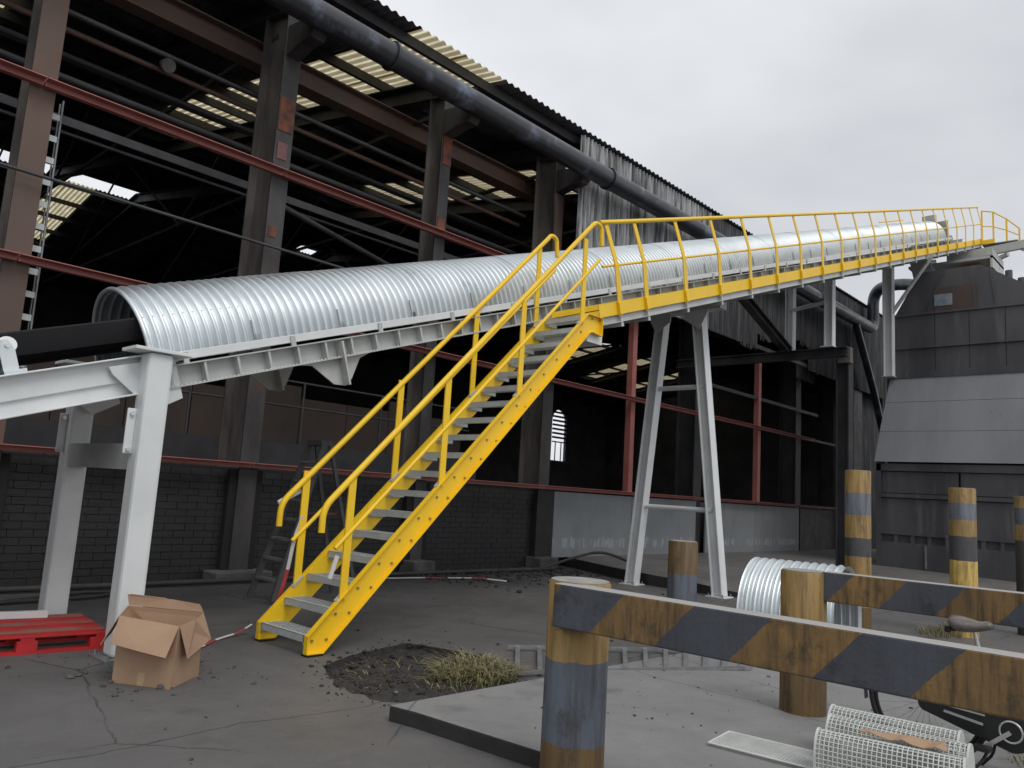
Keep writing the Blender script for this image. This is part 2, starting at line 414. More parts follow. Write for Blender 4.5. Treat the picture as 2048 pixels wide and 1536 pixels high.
class MB:
    def __init__(s):
        s.v, s.f, s.sm = [], [], []

    def add(s, vs, fs, smooth=False):
        b = len(s.v)
        s.v += [tuple(v) for v in vs]
        s.f += [tuple(b + i for i in f) for f in fs]
        s.sm += [smooth] * len(fs)
        return s

    def frame(s, o, ax, ay, az, sx, sy, sz):
        """box centred on o with axes ax ay az and full sizes"""
        o, ax, ay, az = Vector(o), Vector(ax), Vector(ay), Vector(az)
        vs = [o + ax * (sx / 2 * i) + ay * (sy / 2 * j) + az * (sz / 2 * k) for i in (-1, 1) for j in (-1, 1) for k in (-1, 1)]
        return s.add(vs, [(0, 1, 3, 2), (4, 6, 7, 5), (0, 4, 5, 1), (2, 3, 7, 6), (0, 2, 6, 4), (1, 5, 7, 3)])

    def box(s, x0, x1, y0, y1, z0, z1):
        return s.frame(((x0 + x1) / 2, (y0 + y1) / 2, (z0 + z1) / 2), (1, 0, 0), (0, 1, 0), (0, 0, 1), abs(x1 - x0), abs(y1 - y0), abs(z1 - z0))

    def bar(s, p, q, w, h, up=(0, 0, 1)):
        """rectangular bar p..q; w sideways, h along up"""
        p, q = Vector(p), Vector(q)
        d = q - p
        ln = d.length
        d.normalize()
        u = Vector(up)
        sd_ = d.cross(u)
        if sd_.length < 1e-5:
            sd_ = d.cross(Vector((0, 1, 0)))
        sd_.normalize()
        u = sd_.cross(d)
        return s.frame((p + q) / 2, d, sd_, u, ln, w, h)

    def tube(s, pts, r, n=10, caps=True, smooth=True):
        pts = [Vector(p) for p in pts]
        rs = r if isinstance(r, (list, tuple)) else [r] * len(pts)
        t0 = (pts[1] - pts[0]).normalized()
        a = Vector((0, 0, 1)) if abs(t0.z) < 0.9 else Vector((1, 0, 0))
        nrm = t0.cross(a).normalized()
        vs, fs = [], []
        for i, p in enumerate(pts):
            if i == 0:
                t = t0
            elif i == len(pts) - 1:
                t = (pts[i] - pts[i - 1]).normalized()
            else:
                t = ((pts[i + 1] - p).normalized() + (p - pts[i - 1]).normalized()).normalized()
            nrm = (nrm - t * nrm.dot(t)).normalized()
            bn = t.cross(nrm)
            for k in range(n):
                an = 2 * pi * k / n
                vs.append(p + (nrm * cos(an) + bn * sin(an)) * rs[i])
        m = len(pts)
        for i in range(m - 1):
            for k in range(n):
                k2 = (k + 1) % n
                fs.append((i * n + k, i * n + k2, (i + 1) * n + k2, (i + 1) * n + k))
        s.add(vs, fs, smooth)
        if caps:
            s.add(vs[:n], [tuple(reversed(range(n)))])
            s.add(vs[-n:], [tuple(range(n))])
        return s

    def cyl(s, x, y, z0, z1, r, n=24, r2=None):
        return s.tube([(x, y, z0), (x, y, z1)], [r, r2 or r], n)

    def prism(s, poly, axis_o, ax, ay, az, t):
        """polygon in (ax,ay) plane at axis_o, thickness t along az (centred)"""
        o, ax, ay, az = Vector(axis_o), Vector(ax), Vector(ay), Vector(az)
        n = len(poly)
        vs = [o + ax * p[0] + ay * p[1] - az * (t / 2) for p in poly] + [o + ax * p[0] + ay * p[1] + az * (t / 2) for p in poly]
        fs = [tuple(reversed(range(n))), tuple(range(n, 2 * n))]
        fs += [(i, (i + 1) % n, n + (i + 1) % n, n + i) for i in range(n)]
        return s.add(vs, fs)

    def ibeam(s, p, q, w, h, tf, tw, up=(0, 0, 1)):
        """I section from p to q, h along up, flange width w"""
        p, q = Vector(p), Vector(q)
        d = (q - p).normalized()
        u = Vector(up)
        sd_ = d.cross(u)
        sd_.normalize()
        u = sd_.cross(d)
        for k in (-1, 1):
            s.frame((p + q) / 2 + u * (k * (h - tf) / 2), d, sd_, u, (q - p).length, w, tf)
        s.frame((p + q) / 2, d, sd_, u, (q - p).length, tw, h - 2 * tf)
        return s

    def mesh(s, name):
        me = bpy.data.meshes.new(name)
        me.from_pydata(s.v, [], s.f)
        me.polygons.foreach_set("use_smooth", s.sm)
        bm = bmesh.new()
        bm.from_mesh(me)
        bmesh.ops.recalc_face_normals(bm, faces=bm.faces)
        bm.to_mesh(me)
        bm.free()
        return me

    def build(s, name, m, parent=None, bev=0.0, kind=None, origin=None):
        off = wloc(parent) if parent else Vector((0, 0, 0))
        org = Vector(origin) if origin is not None else off
        s.v = [tuple(Vector(v) - org) for v in s.v]
        me = s.mesh(name)
        me.materials.append(m)
        o = bpy.data.objects.new(name, me)
        COL.objects.link(o)
        o.location = org - off
        if parent:
            o.parent = parent
        if bev:
            b = o.modifiers.new("bevel", 'BEVEL')
            b.width = bev
            b.segments = 2
            b.limit_method = 'ANGLE'
            b.angle_limit = radians(40)
        if kind:
            o['kind'] = kind
        return o


def thing(name, label, cat, loc=(0, 0, 0), group=None):
    o = bpy.data.objects.new(name, None)
    COL.objects.link(o)
    o.empty_display_size = 0.2
    o.location = loc
    o['label'] = label
    o['category'] = cat
    if group:
        o['group'] = group
    return o


def tag(o, label, cat, group=None):
    o['label'] = label
    o['category'] = cat
    if group:
        o['group'] = group
    return o


def inst(name, me, parent, loc, rot=None, m=None):
    o = bpy.data.objects.new(name, me)
    COL.objects.link(o)
    o.parent = parent
    o.location = Vector(loc) - wloc(parent)
    if rot is not None:
        o.rotation_euler = rot
    return o


def setm(me, m):
    me.materials.append(m)
    return me


def arc(c, r, a0, a1, n, ax, ay):
    c, ax, ay = Vector(c), Vector(ax), Vector(ay)
    return [c + ax * (r * cos(a0 + (a1 - a0) * i / n)) + ay * (r * sin(a0 + (a1 - a0) * i / n)) for i in range(n + 1)]


def bent(pts, r, n=5):
    """round the corners of a polyline"""
    pts = [Vector(p) for p in pts]
    o = [pts[0]]
    for i in range(1, len(pts) - 1):
        a, b, c = pts[i - 1], pts[i], pts[i + 1]
        k = min(r, (a - b).length * 0.49, (c - b).length * 0.49)
        p, q = b + (a - b).normalized() * k, b + (c - b).normalized() * k
        for j in range(n + 1):
            t = j / n
            o.append(p * (1 - t) ** 2 + b * (2 * t * (1 - t)) + q * t * t)
    o.append(pts[-1])
    return o


# ================================================================== GROUND
PIT = [(3.93, 5.62), (4.35, 5.86), (5.18, 6.06), (5.30, 5.70), (5.38, 5.28), (5.28, 4.72), (4.85, 4.33), (4.35, 4.28), (3.72, 4.42), (3.62, 4.95)]


_r0_ = random.Random(4)
_pp = []
for _i in range(len(PIT)):
    _a, _b = Vector(PIT[_i]), Vector(PIT[(_i + 1) % len(PIT)])
    _n = max(2, int((_b - _a).length / 0.09))
    for _k in range(_n):
        _q = _a.lerp(_b, _k / _n)
        _j = 0.012 if _q.y > 5.2 else 0.045
        _pp.append((_q.x + _r0_.uniform(-_j, _j), _q.y + _r0_.uniform(-_j, _j)))
PIT = _pp


def ground_sheet():
    bm = bmesh.new()
    outer = [bm.verts.new((x, y, 0)) for x, y in ((-220, -220), (260, -220), (260, 260), (-220, 260))]
    inner = [bm.verts.new((x, y, 0)) for x, y in PIT]
    es = [bm.edges.new((l[i], l[(i + 1) % len(l)])) for l in (outer, inner) for i in range(len(l))]
    bmesh.ops.triangle_fill(bm, use_beauty=True, edges=es)
    bmesh.ops.recalc_face_normals(bm, faces=bm.faces)
    me = bpy.data.meshes.new("ground")
    bm.to_mesh(me)
    bm.free()
    if me.polygons[0].normal.z < 0:
        me.flip_normals()
    me.materials.append(GROUND)
    o = bpy.data.objects.new("ground", me)
    COL.objects.link(o)
    o['kind'] = 'structure'


ground_sheet()


def pit_depth(x, y):
    from mathutils import noise
    v = noise.noise(Vector((x * 2.1, y * 2.1, 3))) * 0.03 + noise.noise(Vector((x * 7, y * 7, 1))) * 0.028 + noise.noise(Vector((x * 19, y * 19, 5))) * 0.014
    k = max(0.0, min(1.0, (y - 4.3) / 1.2))
    return 0.002 - 0.065 * k + v * (0.45 + 0.7 * k)


def soil_bed():
    m = MB()
    n = 74
    x0, x1, y0, y1 = 3.5, 5.5, 4.2, 6.15
    vs = []
    for j in range(n):
        for i in range(n):
            x, y = x0 + (x1 - x0) * i / (n - 1), y0 + (y1 - y0) * j / (n - 1)
            vs.append((x, y, pit_depth(x, y)))

    def inside(x, y):
        c = False
        for k in range(len(PIT)):
            (ax, ay), (bx, by) = PIT[k], PIT[k - 1]
            if (ay > y) != (by > y) and x < (bx - ax) * (y - ay) / (by - ay) + ax:
                c = not c
        return c
    fs = []
    for j in range(n - 1):
        for i in range(n - 1):
            q = [j * n + i, j * n + i + 1, (j + 1) * n + i + 1, (j + 1) * n + i]
            if any(inside(vs[k][0], vs[k][1]) for k in q):
                fs.append(q)
    vs = [v if inside(v[0], v[1]) else (v[0], v[1], min(v[2], -0.03)) for v in vs]
    m.add(vs, fs, True)
    m.add([(x, y, 0) for x, y in PIT] + [(x, y, -0.15) for x, y in PIT],
          [(i, (i + 1) % len(PIT), len(PIT) + (i + 1) % len(PIT), len(PIT) + i) for i in range(len(PIT))])
    m.build("soil_bed", SOIL, kind='structure')


soil_bed()


def slab_z(x):
    return max(0.008, 0.1 - 0.0235 * (x - 3.5))


def front_slab():
    m = MB()
    e = [(3.42, 4.12), (3.46, 3.9), (3.53, 2.9), (3.58, -3.0)]
    xs = [7.4]
    top, bot = [], []
    vs = []
    # a long narrow wedge: thick at the left edge, flush with the yard on the right
    left = [(x, y, slab_z(3.5)) for x, y in e]
    right = [(7.4, 4.25, 0.008), (7.4, 3.9, 0.008), (7.4, 2.9, 0.008), (7.4, -3.0, 0.008)]
    vs = left + right + [(x, y, -0.02) for x, y, _ in left] + [(x, y, -0.02) for x, y, _ in right]
    fs = []
    for i in range(3):
        fs.append((i, i + 1, 4 + i + 1, 4 + i))
        fs.append((i, 8 + i, 8 + i + 1, i + 1))
        fs.append((4 + i, 4 + i + 1, 12 + i + 1, 12 + i))
    fs += [(0, 4, 12, 8), (3, 11, 15, 7)]
    m.add(vs, fs)
    o = m.build("raised_slab", SLABM, kind='structure', bev=0.012)
    o.data.materials.append(SLAB_EDGE)
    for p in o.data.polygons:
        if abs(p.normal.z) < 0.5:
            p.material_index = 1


front_slab()


def rear_slab():
    m = MB()
    top = [(13.9, 11.12, .20), (12.98, 9.17, .20), (12.55, 8.0, .20), (12.5, 7.0, .16), (12.75, 6.1, .05), (13.6, 5.2, .006), (18, 2.2, .006), (40, -8, .006), (70, -8, .12), (70, 11.12, .20)]
    n = len(top)
    vs = list(top) + [(x, y, -0.02) for x, y, _ in top]
    c = len(vs)
    vs.append((22, 7.5, .17))
    fs = [(i, (i + 1) % n, c) for i in range(n)] + [(i, n + i, n + (i + 1) % n, (i + 1) % n) for i in range(n)]
    m.add(vs, fs)
    o = m.build("rear_slab", SLAB2, kind='structure')
    o.data.materials.append(SLAB_EDGE)
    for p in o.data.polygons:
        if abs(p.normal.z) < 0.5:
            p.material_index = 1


rear_slab()

# ================================================================== SHED
shed = thing("industrial_shed", "long black open-sided industrial shed with corrugated roof and red rails behind the conveyor", "building", (2.5, 11, 0))
FX = [2.58 + 3.45 * i for i in range(20)]          # frame lines
EAVE_Y, EAVE_Z, SL = 10.4, 9.685, 0.176
RIDGE_Y = 36.0
RIDGE_Z = EAVE_Z + SL * (RIDGE_Y - EAVE_Y)
PITCH = math.atan(SL)


def roof_z(y):
    return EAVE_Z + SL * (y - EAVE_Y) if y <= RIDGE_Y else RIDGE_Z - SL * (y - RIDGE_Y)


SHW = 1.13


def corr_sheet(name, y0, y1, m, depth=0.036):
    """corrugated sheet, local x 0..SHW(+lap), local y = world y - y0, following the roof plane"""
    nb = 6 * 8 + 2
    vs, fs = [], []
    for j, y in enumerate((y0, y1)):
        for i in range(nb + 1):
            x = SHW * i / 48
            vs.append((x, y - y0, roof_z(y) - roof_z(y0) + depth * 0.75 * cos(2 * pi * x / (SHW / 6)) + (0.004 if i > 46 else 0)))
    n = nb + 1
    for i in range(nb):
        fs.append((i, i + 1, n + i + 1, n + i))
    me = MB().add(vs, fs, True).mesh(name)
    me.materials.append(m)
    return me


SK0 = 8.12
near_up = corr_sheet("roof_sheet", 24.0, 35.8, ROOFM)
near_lo = corr_sheet("roof_sheet", EAVE_Y, 24.05, ROOFM)
near_sk = corr_sheet("skylight_sheet", EAVE_Y, 24.05, SKYL)
near_e = corr_sheet("roof_sheet", EAVE_Y, 12.0, ROOFM)
near_s2 = corr_sheet("skylight_sheet", 11.95, 24.05, SKYL)
far_a = corr_sheet("roof_sheet", 36.25, 44.0, ROOFM)
far_as = corr_sheet("skylight_sheet", 37.25, 44.0, SKYL)
far_ag = corr_sheet("roof_sheet", 37.25, 44.0, ROOFM)
far_b = corr_sheet("roof_sheet", 43.95, 50.8, ROOFM)
for k in range(-10, 54):
    x = SK0 + SHW * k
    s = (k % 6) in (0, 1) and k < 9
    if s and k > 4:
        inst("roof_sheet", near_e, shed, (x, EAVE_Y, roof_z(EAVE_Y) + 0.03))
        inst("skylight_sheet", near_s2, shed, (x, 11.95, roof_z(11.95) + 0.018))
    else:
        inst("skylight_sheet" if s else "roof_sheet", near_sk if s else near_lo, shed, (x, EAVE_Y, roof_z(EAVE_Y) + 0.03))
    inst("roof_sheet", near_up, shed, (x, 24.0, roof_z(24) + 0.045))
    gap = 3.5 < x + 0.5 < 13.2
    sf = (k % 6) in (1, 2) and (k < 5 or k > 36)
    if sf:
        inst("skylight_sheet", far_as, shed, (x, 37.25, roof_z(37.25) + 0.03))
    elif gap or k == 12:
        inst("roof_sheet", far_ag, shed, (x, 37.25, roof_z(37.25) + 0.03))
    else:
        inst("roof_sheet", far_a, shed, (x, 36.25, roof_z(36.25) + 0.03))
    inst("roof_sheet", far_b, shed, (x, 43.95, roof_z(43.95) + 0.045))
m = MB()
for a, b in ((-3.2, 3.4), (13.2, 21.3), (22.3, 69)):
    m.bar((a, 35.55, RIDGE_Z + 0.0), (b, 35.55, RIDGE_Z + 0.0), 1.0, 0.03)
    m.bar((a, 36.45, RIDGE_Z + 0.0), (b, 36.45, RIDGE_Z + 0.0), 1.0, 0.03)
m.build("ridge_cap", ROOFM, shed)
# purlins
pur = setm(MB().box(-3.2, 69, -0.04, 0.04, -0.20, 0).mesh("purlin"), SOOT)
y = 10.77
while y < 35.8:
    inst("purlin", pur, shed, (0, y, roof_z(y) - 0.035))
    y += 1.18
y = 37.3
while y < 50:
    inst("purlin", pur, shed, (0, y, roof_z(y) - 0.035))
    y += 1.7
# rafters
m1 = MB().ibeam((0, 0, 0), (0, RIDGE_Y - 11.0, SL * (RIDGE_Y - 11.0)), 0.34, 0.42, 0.03, 0.02)
raf = setm(m1.mesh("rafter"), SOOT)
m2 = MB().ibeam((0, 0, 0), (0, 50 - RIDGE_Y, -SL * (50 - RIDGE_Y)), 0.34, 0.42, 0.03, 0.02)
raf2 = setm(m2.mesh("rafter"), SOOT)
for x in FX:
    inst("rafter", raf, shed, (x, 11.0, roof_z(11.0) - 0.47))
    inst("rafter", raf2, shed, (x, RIDGE_Y, RIDGE_Z - 0.47))
# eave fascia / gutter
MB().box(-3.2, 69, 11.02, 11.10, 9.28, 9.50).build("eave_beam", STEEL, shed)
MB().tube([(-3.2, 11.18, 9.62), (69, 11.18, 9.62)], 0.06, 8).build("gutter_pipe", STEEL, shed)
# columns
CY = 11.0


def column(x, dep, w, mf, ms, top=8.62, z0=0.0, y=CY):
    c = MB().box(x - w / 2, x + w / 2, y, y + 0.03, z0, top).build("column", mf, shed)
    MB().box(x - 0.02, x + 0.02, y + 0.03, y + dep - 0.03, z0, top).build("column_web", ms, c)
    MB().box(x - w / 2, x + w / 2, y + dep - 0.03, y + dep, z0, top).build("column_flange", ms, c)
    return c


c0 = column(2.62, 0.45, 0.30, STEELB, STEELG, 9.6)
c1 = column(6.03, 0.75, 0.30, STEEL, STEELG, 9.3)
c2 = column(9.47, 0.45, 0.26, STEEL, STEELG, 9.3)
c3 = column(12.93, 0.60, 0.34, STEEL, STEELG, 9.3)
for x in (19.83, 26.73, 30.18):
    column(x, 0.6, 0.42, SOOT, SOOT, 8.62, y=11.2)
for i in range(10, 20):
    column(FX[i], 0.6, 0.42, STEEL, STEEL, 8.62, y=11.2)
# stiff plates bolted to the columns, rust patches and notices
MB().box(5.90, 6.16, CY - 0.012, CY, 7.05, 7.62).build("rusted_plate", RUST, c1)
MB().box(5.93, 6.10, CY - 0.010, CY, 6.58, 6.86).build("notice", NOTICE, c1)
MB().box(5.93, 6.06, CY - 0.010, CY, 5.28, 5.45).build("rusted_plate", RUST, c1)
MB().box(9.38, 9.60, CY - 0.012, CY, 7.75, 8.35).build("rusted_plate", RUST, c2)
MB().box(9.38, 9.56, CY - 0.010, CY, 6.35, 6.68).build("rusted_plate", RUST, c2)
MB().box(9.42, 9.58, CY - 0.010, CY, 5.25, 5.55).build("rusted_plate", RUST, c2)
MB().box(12.80, 13.09, CY - 0.012, CY, 6.9, 8.3).build("rusted_plate", STEELB, c3)
for x in (6.03, 9.47, 12.93):
    MB().prism([(0, -0.1), (0, 0.42), (0.62, 0.34), (0.78, 0.10), (0.70, -0.02), (0.40, -0.02)], (x, 11.0, 8.42), (0, -1, 0), (0, 0, 1), (1, 0, 0), 0.25).build("pipe_bracket", STEEL, shed)
# column pedestals
for x, w in ((6.0, 0.9), (9.47, .5), (12.93, 0.6)):
    MB().box(x - w / 2, x + w / 2, 10.72, 11.14, 0, 0.14 if x < 7 else 0.22).build("column_pedestal", CONC, shed, bev=0.02)

# red horizontal rails (angle sections) and red posts
def rail(x0, x1, z, sec=0.075):
    mm = MB().box(x0, x1, 10.90, 10.99, z - sec, z)
    mm.box(x0, x1, 10.78, 10.90, z - 0.012, z)
    return mm.build("red_rail", RED, shed)


for a, b in ((-1.2, 2.60), (2.615, 6.04), (6.055, 9.46), (9.475, 12.9)):
    rail(a, b, 6.36)
    rail(a, b, 4.05)
rail(12.93, 19.8, 4.05)
rail(19.82, 27.2, 4.05)
for a, b in ((-1.2, 6.02), (6.04, 12.9), (12.92, 19.8), (19.82, 30.3)):
    rail(a, b, 1.73)
for x in (16.21, 23.27):
    mm = MB().box(x - 0.09, x + 0.09, 11.0, 11.02, 1.73, 6.3).box(x + 0.07, x + 0.09, 11.02, 11.16, 1.73, 6.3).box(x - 0.09, x - 0.07, 11.02, 11.16, 1.73, 6.3)
    mm.build("red_post", RED, shed)
# dark rails on the right, crane beam and service beams
MB().box(26.8, 31.5, 10.92, 11.0, 3.98, 4.06).build("dark_rail", STEEL, shed)
MB().ibeam((-3, 12.1, 8.73), (69, 12.1, 8.73), 0.3, 0.42, 0.03, 0.02).build("crane_beam", STEELB, shed)
for yv, z, r, mm in ((12.0, 7.97, 0.045, DPIPE), (12.2, 7.80, 0.045, STEELB), (12.3, 7.12, 0.06, SOOT), (12.6, 6.43, 0.03, DPIPE), (13.5, 8.0, 0.06, SOOT), (14.5, 8.1, 0.07, SOOT), (12.8, 7.7, 0.05, SOOT), (16, 8.7, 0.08, SOOT)):
    MB().tube([(-3, yv, z), (12.9 if yv < 13 else 60, yv, z)], r, 8).build("service_pipe", mm, shed)
MB().bar((-3, 12.5, 6.57), (12.9, 12.5, 6.57), 0.05, 0.13).build("cable_tray", DPIPE, shed)
MB().tube([(-3, 10.86, 5.12), (14.3, 10.86, 5.05)], 0.024, 8).build("conduit", DPIPE, shed)
MB().tube([(6.0, 11.2, 5.95), (12.5, 13.5, 5.9)], 0.05, 8).build("tie_bar", DPIPE, shed)

# walls
MB().box(-3.2, 13.2, 11.160, 11.42, 0, 1.64).build("wall_core", MORT, shed)
BL, BH, J = 0.288, 0.092, 0.008
bme = MB().box(-BL / 2, BL / 2, 0, 0.03, 0, BH)
bme = bme.mesh("brick")
bme.materials.append(BLKW)
cells = []
rows = 16
for r in range(rows):
    z = 0.005 + r * (BH + J)
    x = -1.6 + (0.15 if r % 2 else 0)
    while x < 13.0:
        cells.append((x, z))
        x += BL + J
vis = sorted(cells, key=lambda c: (c[0] < 3.0, abs(c[0] - 3.0)))
near_set = set(vis[:295])
rest = MB()
rb = random.Random(3)
for c in cells:
    dy = rb.uniform(-0.004, 0.004)
    if c in near_set:
        o = inst("brick", bme, shed, (c[0], 11.145 + dy, c[1]))
        o.rotation_euler = (0, rb.uniform(-0.008, 0.008), rb.uniform(-0.012, 0.012))
    else:
        rest.box(c[0] - BL / 2, c[0] + BL / 2, 11.145 + dy, 11.17, c[1], c[1] + BH)
rest.build("far_bricks", BLKW, shed, kind='stuff')
for x in (2.62, 6.03, 9.47):
    MB().box(x - 0.27, x + 0.27, 11.035, 11.14, 0.14, 1.62).build("pilaster", MORT, shed, bev=0.01)
# grey steel wall panels right of the brick
for a, b in ((13.35, 16.4), (16.415, 19.55), (20.1, 23.2), (23.215, 26.5)):
    MB().box(a, b, 11.06, 11.10, 0.19, 1.62).build("wall_panel", PANEL, shed)
MB().box(26.7, 32, 11.1, 11.2, 0.15, 1.62).build("dark_wall_panel", STEEL, shed)
MB().box(13.22, 70, 11.36, 11.4, 0, 1.60).build("wall_lining", FARW, shed)
MB().box(13.12, 13.345, 11.02, 11.3, 0.2, 1.64).build("wall_pier", BLKW, shed)
MB().box(12.75, 13.115, 10.99, 11.3, 0.22, 1.64).build("wall_pier", BLKW, shed)
# far wall with an arched window opening, end walls, floor
FWY = 50.0
AX0, AX1 = 59.6, 61.9
m = MB()
m.box(-3.2, AX0, FWY, FWY + 0.3, 0, 11.9).box(AX1, 69.2, FWY, FWY + 0.3, 0, 11.9)
m.box(AX0, AX1, FWY, FWY + 0.3, 0, 5.1)
cxw, rw = (AX0 + AX1) / 2, (AX1 - AX0) / 2
poly = [(AX0, 11.9), (AX0, 9.1)] + [(cxw - rw * cos(pi * i / 12), 9.1 + rw * sin(pi * i / 12)) for i in range(1, 12)] + [(AX1, 9.1), (AX1, 11.9)]
m.prism(poly, (0, FWY + 0.15, 0), (1, 0, 0), (0, 0, 1), (0, 1, 0), 0.3)
m.box(-3.2, -3.0, 11.4, FWY, 0, 14.5)
m.build("end_wall", FARW, shed)
m = MB()
for i in range(7):
    z = 7.3 + i * 0.42
    m.box(AX0, AX1, FWY - 0.1, FWY - 0.04, z, z + 0.2)
m.box(AX0 + 0.5, AX0 + 0.6, FWY - 0.1, FWY - 0.04, 5.1, 7.0).box(AX0, AX1, FWY - 0.1, FWY - 0.04, 6.9, 7.02).box(AX1 - 0.9, AX1 - 0.8, FWY - 0.1, FWY - 0.04, 5.1, 7.0)
m.build("window_slats", SOOT, shed)
m = MB()
m.box(68.8, 69.0, 11.4, FWY, 0, 14.5)
m.build("far_end_bay", FARW, shed)
MB().box(-3, 69, 11.45, FWY, 0.02, 0.06).build("shed_floor", COALF, shed)


# corrugated siding on the facade (vertical sheets)
def side_sheet(w, h, torn, seed, name="siding_sheet", m_=None):
    rr = random.Random(seed)
    n = int(w / 0.1413 * 8)
    vs, fs = [], []
    for j in range(2):
        for i in range(n + 1):
            x = w * i / n
            z = h if j else (rr.uniform(-torn, torn) if torn else 0)
            vs.append((x, 0.042 * cos(2 * pi * x / 0.1413), z))
    for i in range(n):
        fs.append((i, i + 1, n + 2 + i, n + 1 + i))
    me = MB().add(vs, fs, True).mesh(name)
    me.materials.append(m_ or SIDE)
    return me


x = 13.04
sw = 0.99
sd_a = side_sheet(sw, 3.5, 0, 1)
sd_b = side_sheet(sw, 3.5, 0, 1, m_=SIDE2)
sd_t = [side_sheet(sw, 3.5, 0.12, 5 + i, m_=SIDE2) for i in range(3)]
bots = {}
while x < 66:
    if x < 21:
        zb = 6.32
    elif x < 22.3:
        zb = 6.70
    elif x < 23.1:
        zb = 6.99
    elif x < 24.1:
        zb = 7.42
    elif x < 25.0:
        zb = 7.08
    else:
        zb = 6.27
    q = inst("siding_sheet", sd_a if x < 18.2 else sd_b if x > 25.5 or x < 20 else sd_t[int(x) % 3], shed, (x, 10.5, zb))
    q.scale = (1, 1, (9.655 - zb) / 3.5)
    x += sw - 0.0
lowp = side_sheet(1.45, 1.45, 0.05, 21, m_=SIDE2)
inst("siding_sheet", lowp, shed, (25.8, 10.86, 6.0))
lowq = side_sheet(1.0, 6.4, 0, 22, m_=SIDE2)
for k in range(8):
    inst("siding_sheet", lowq, shed, (31.2 + k * 0.99, 10.95, 0.2))
MB().box(13.1, 66, 10.56, 10.62, 6.36, 6.48).build("siding_rail", STEEL, shed)
MB().box(20, 28, 11.02, 11.08, 4.92, 5.02).build("siding_rail", SOOT, shed)
m = MB().box(30.4, 31.3, 10.6, 11.0, 0, 9.0)
m.build("corner_pier", STEEL, shed)
# steel column and cantilever beam that carry the short trestle
MB().ibeam((18.4, 11.1, 5.28), (18.4, 6.55, 5.28), 0.2, 0.22, 0.025, 0.02).build("cantilever_beam", STEEL, shed)
MB().ibeam((14.6, 8.15, 6.88), (19.0, 8.15, 5.40), 0.2, 0.2, 0.02, 0.015).build("diagonal_beam", STEEL, shed)
MB().ibeam((18.75, 6.75, 0.0), (18.75, 6.75, 5.15), 0.3, 0.3, 0.03, 0.02, up=(0, 1, 0)).build("column", SOOT, shed)
MB().box(18.55, 18.75, 6.55, 6.85, 5.05, 5.42).build("beam_end_plate", STEELG, shed)


INW = mat("brown_inner_wall", (0.085, 0.062, 0.050), (0.045, 0.038, 0.034), 0.8, streak=0.4, rough=0.8)
for k in range(9):
    xx = 3.2 + k * 1.22
    MB().box(xx, xx + 1.2, 15.0, 15.06, 0.05, 3.3 + 0.25 * (k % 3 == 1)).build("partition_panel", INW, shed)
tie = setm(MB().bar((0, 11.5, 0), (0, 35.5, 0), 0.06, 0.08).bar((0, 17, 0), (0, 20, 2.2), 0.05, 0.05).bar((0, 23, 0), (0, 20, 2.2), 0.05, 0.05).bar((0, 23, 0), (0, 28, 3.3), 0.05, 0.05).bar((0, 33, 0), (0, 28, 3.3), 0.05, 0.05).mesh("roof_tie"), SOOT)
for i in range(0, 12):
    inst("roof_tie", tie, shed, (FX[i], 0, 8.9))

fl_ = thing("floodlight", "small round floodlight clamped to a pipe high inside the dark shed", "lamp", (4.5, 12.05, 7.95))
MB().tube([(4.47, 12.1, 7.86), (4.47, 11.95, 7.80)], [0.09, 0.115], 18).build("lamp_housing", DPIPE, fl_)
MB().tube([(4.47, 11.945, 7.797), (4.47, 11.93, 7.79)], [0.105, 0.105], 18).build("lens", STEELG, fl_)
MB().bar((4.47, 12.1, 7.86), (4.47, 12.02, 8.0), 0.03, 0.03).build("bracket", DPIPE, fl_)


# inner guard railing and low gallery beam
gr = thing("guard_railing", "thin grey pipe guard railing on the gallery inside the dark shed", "railing", (7, 13, 0))
MB().tube([(4.5, 13, 3.35), (12.5, 13, 3.35)], 0.022, 8).build("top_rail", DPIPE, gr)
MB().tube([(4.5, 13, 2.88), (12.5, 13, 2.88)], 0.02, 8).build("mid_rail", DPIPE, gr)
pm = setm(MB().tube([(0, 0, 2.15), (0, 0, 3.36)], 0.024, 8).mesh("railing_post"), DPIPE)
for xx in (5.9, 8.1, 9.95, 11.8):
    inst("railing_post", pm, gr, (xx, 13, 0))
MB().box(3.0, 12.8, 12.96, 13.1, 1.76, 2.18).build("gallery_beam", SOOT, gr)

# vertical cable ladder by the first column
cl = thing("cable_ladder", "narrow galvanised cable ladder hanging upright beside the leftmost brown column", "cable ladder", (2.82, 11.2, 2.2))
for dx in (-0.12, 0.12):
    MB().tube([(2.82 + dx, 11.2, 2.6), (2.80 + dx, 11.2, 6.3)], 0.015, 6).build("ladder_rail", GALVD, cl)
    MB().tube([(2.82 + dx, 11.33, 2.6), (2.80 + dx, 11.33, 6.3)], 0.012, 6).build("ladder_rail", GALVD, cl)
rg = setm(MB().box(-0.12, 0.12, -0.006, 0.006, -0.04, 0.04).mesh("rung"), GALVT)
for k in range(12):
    inst("rung", rg, cl, (2.81, 11.2, 2.75 + k * 0.3))

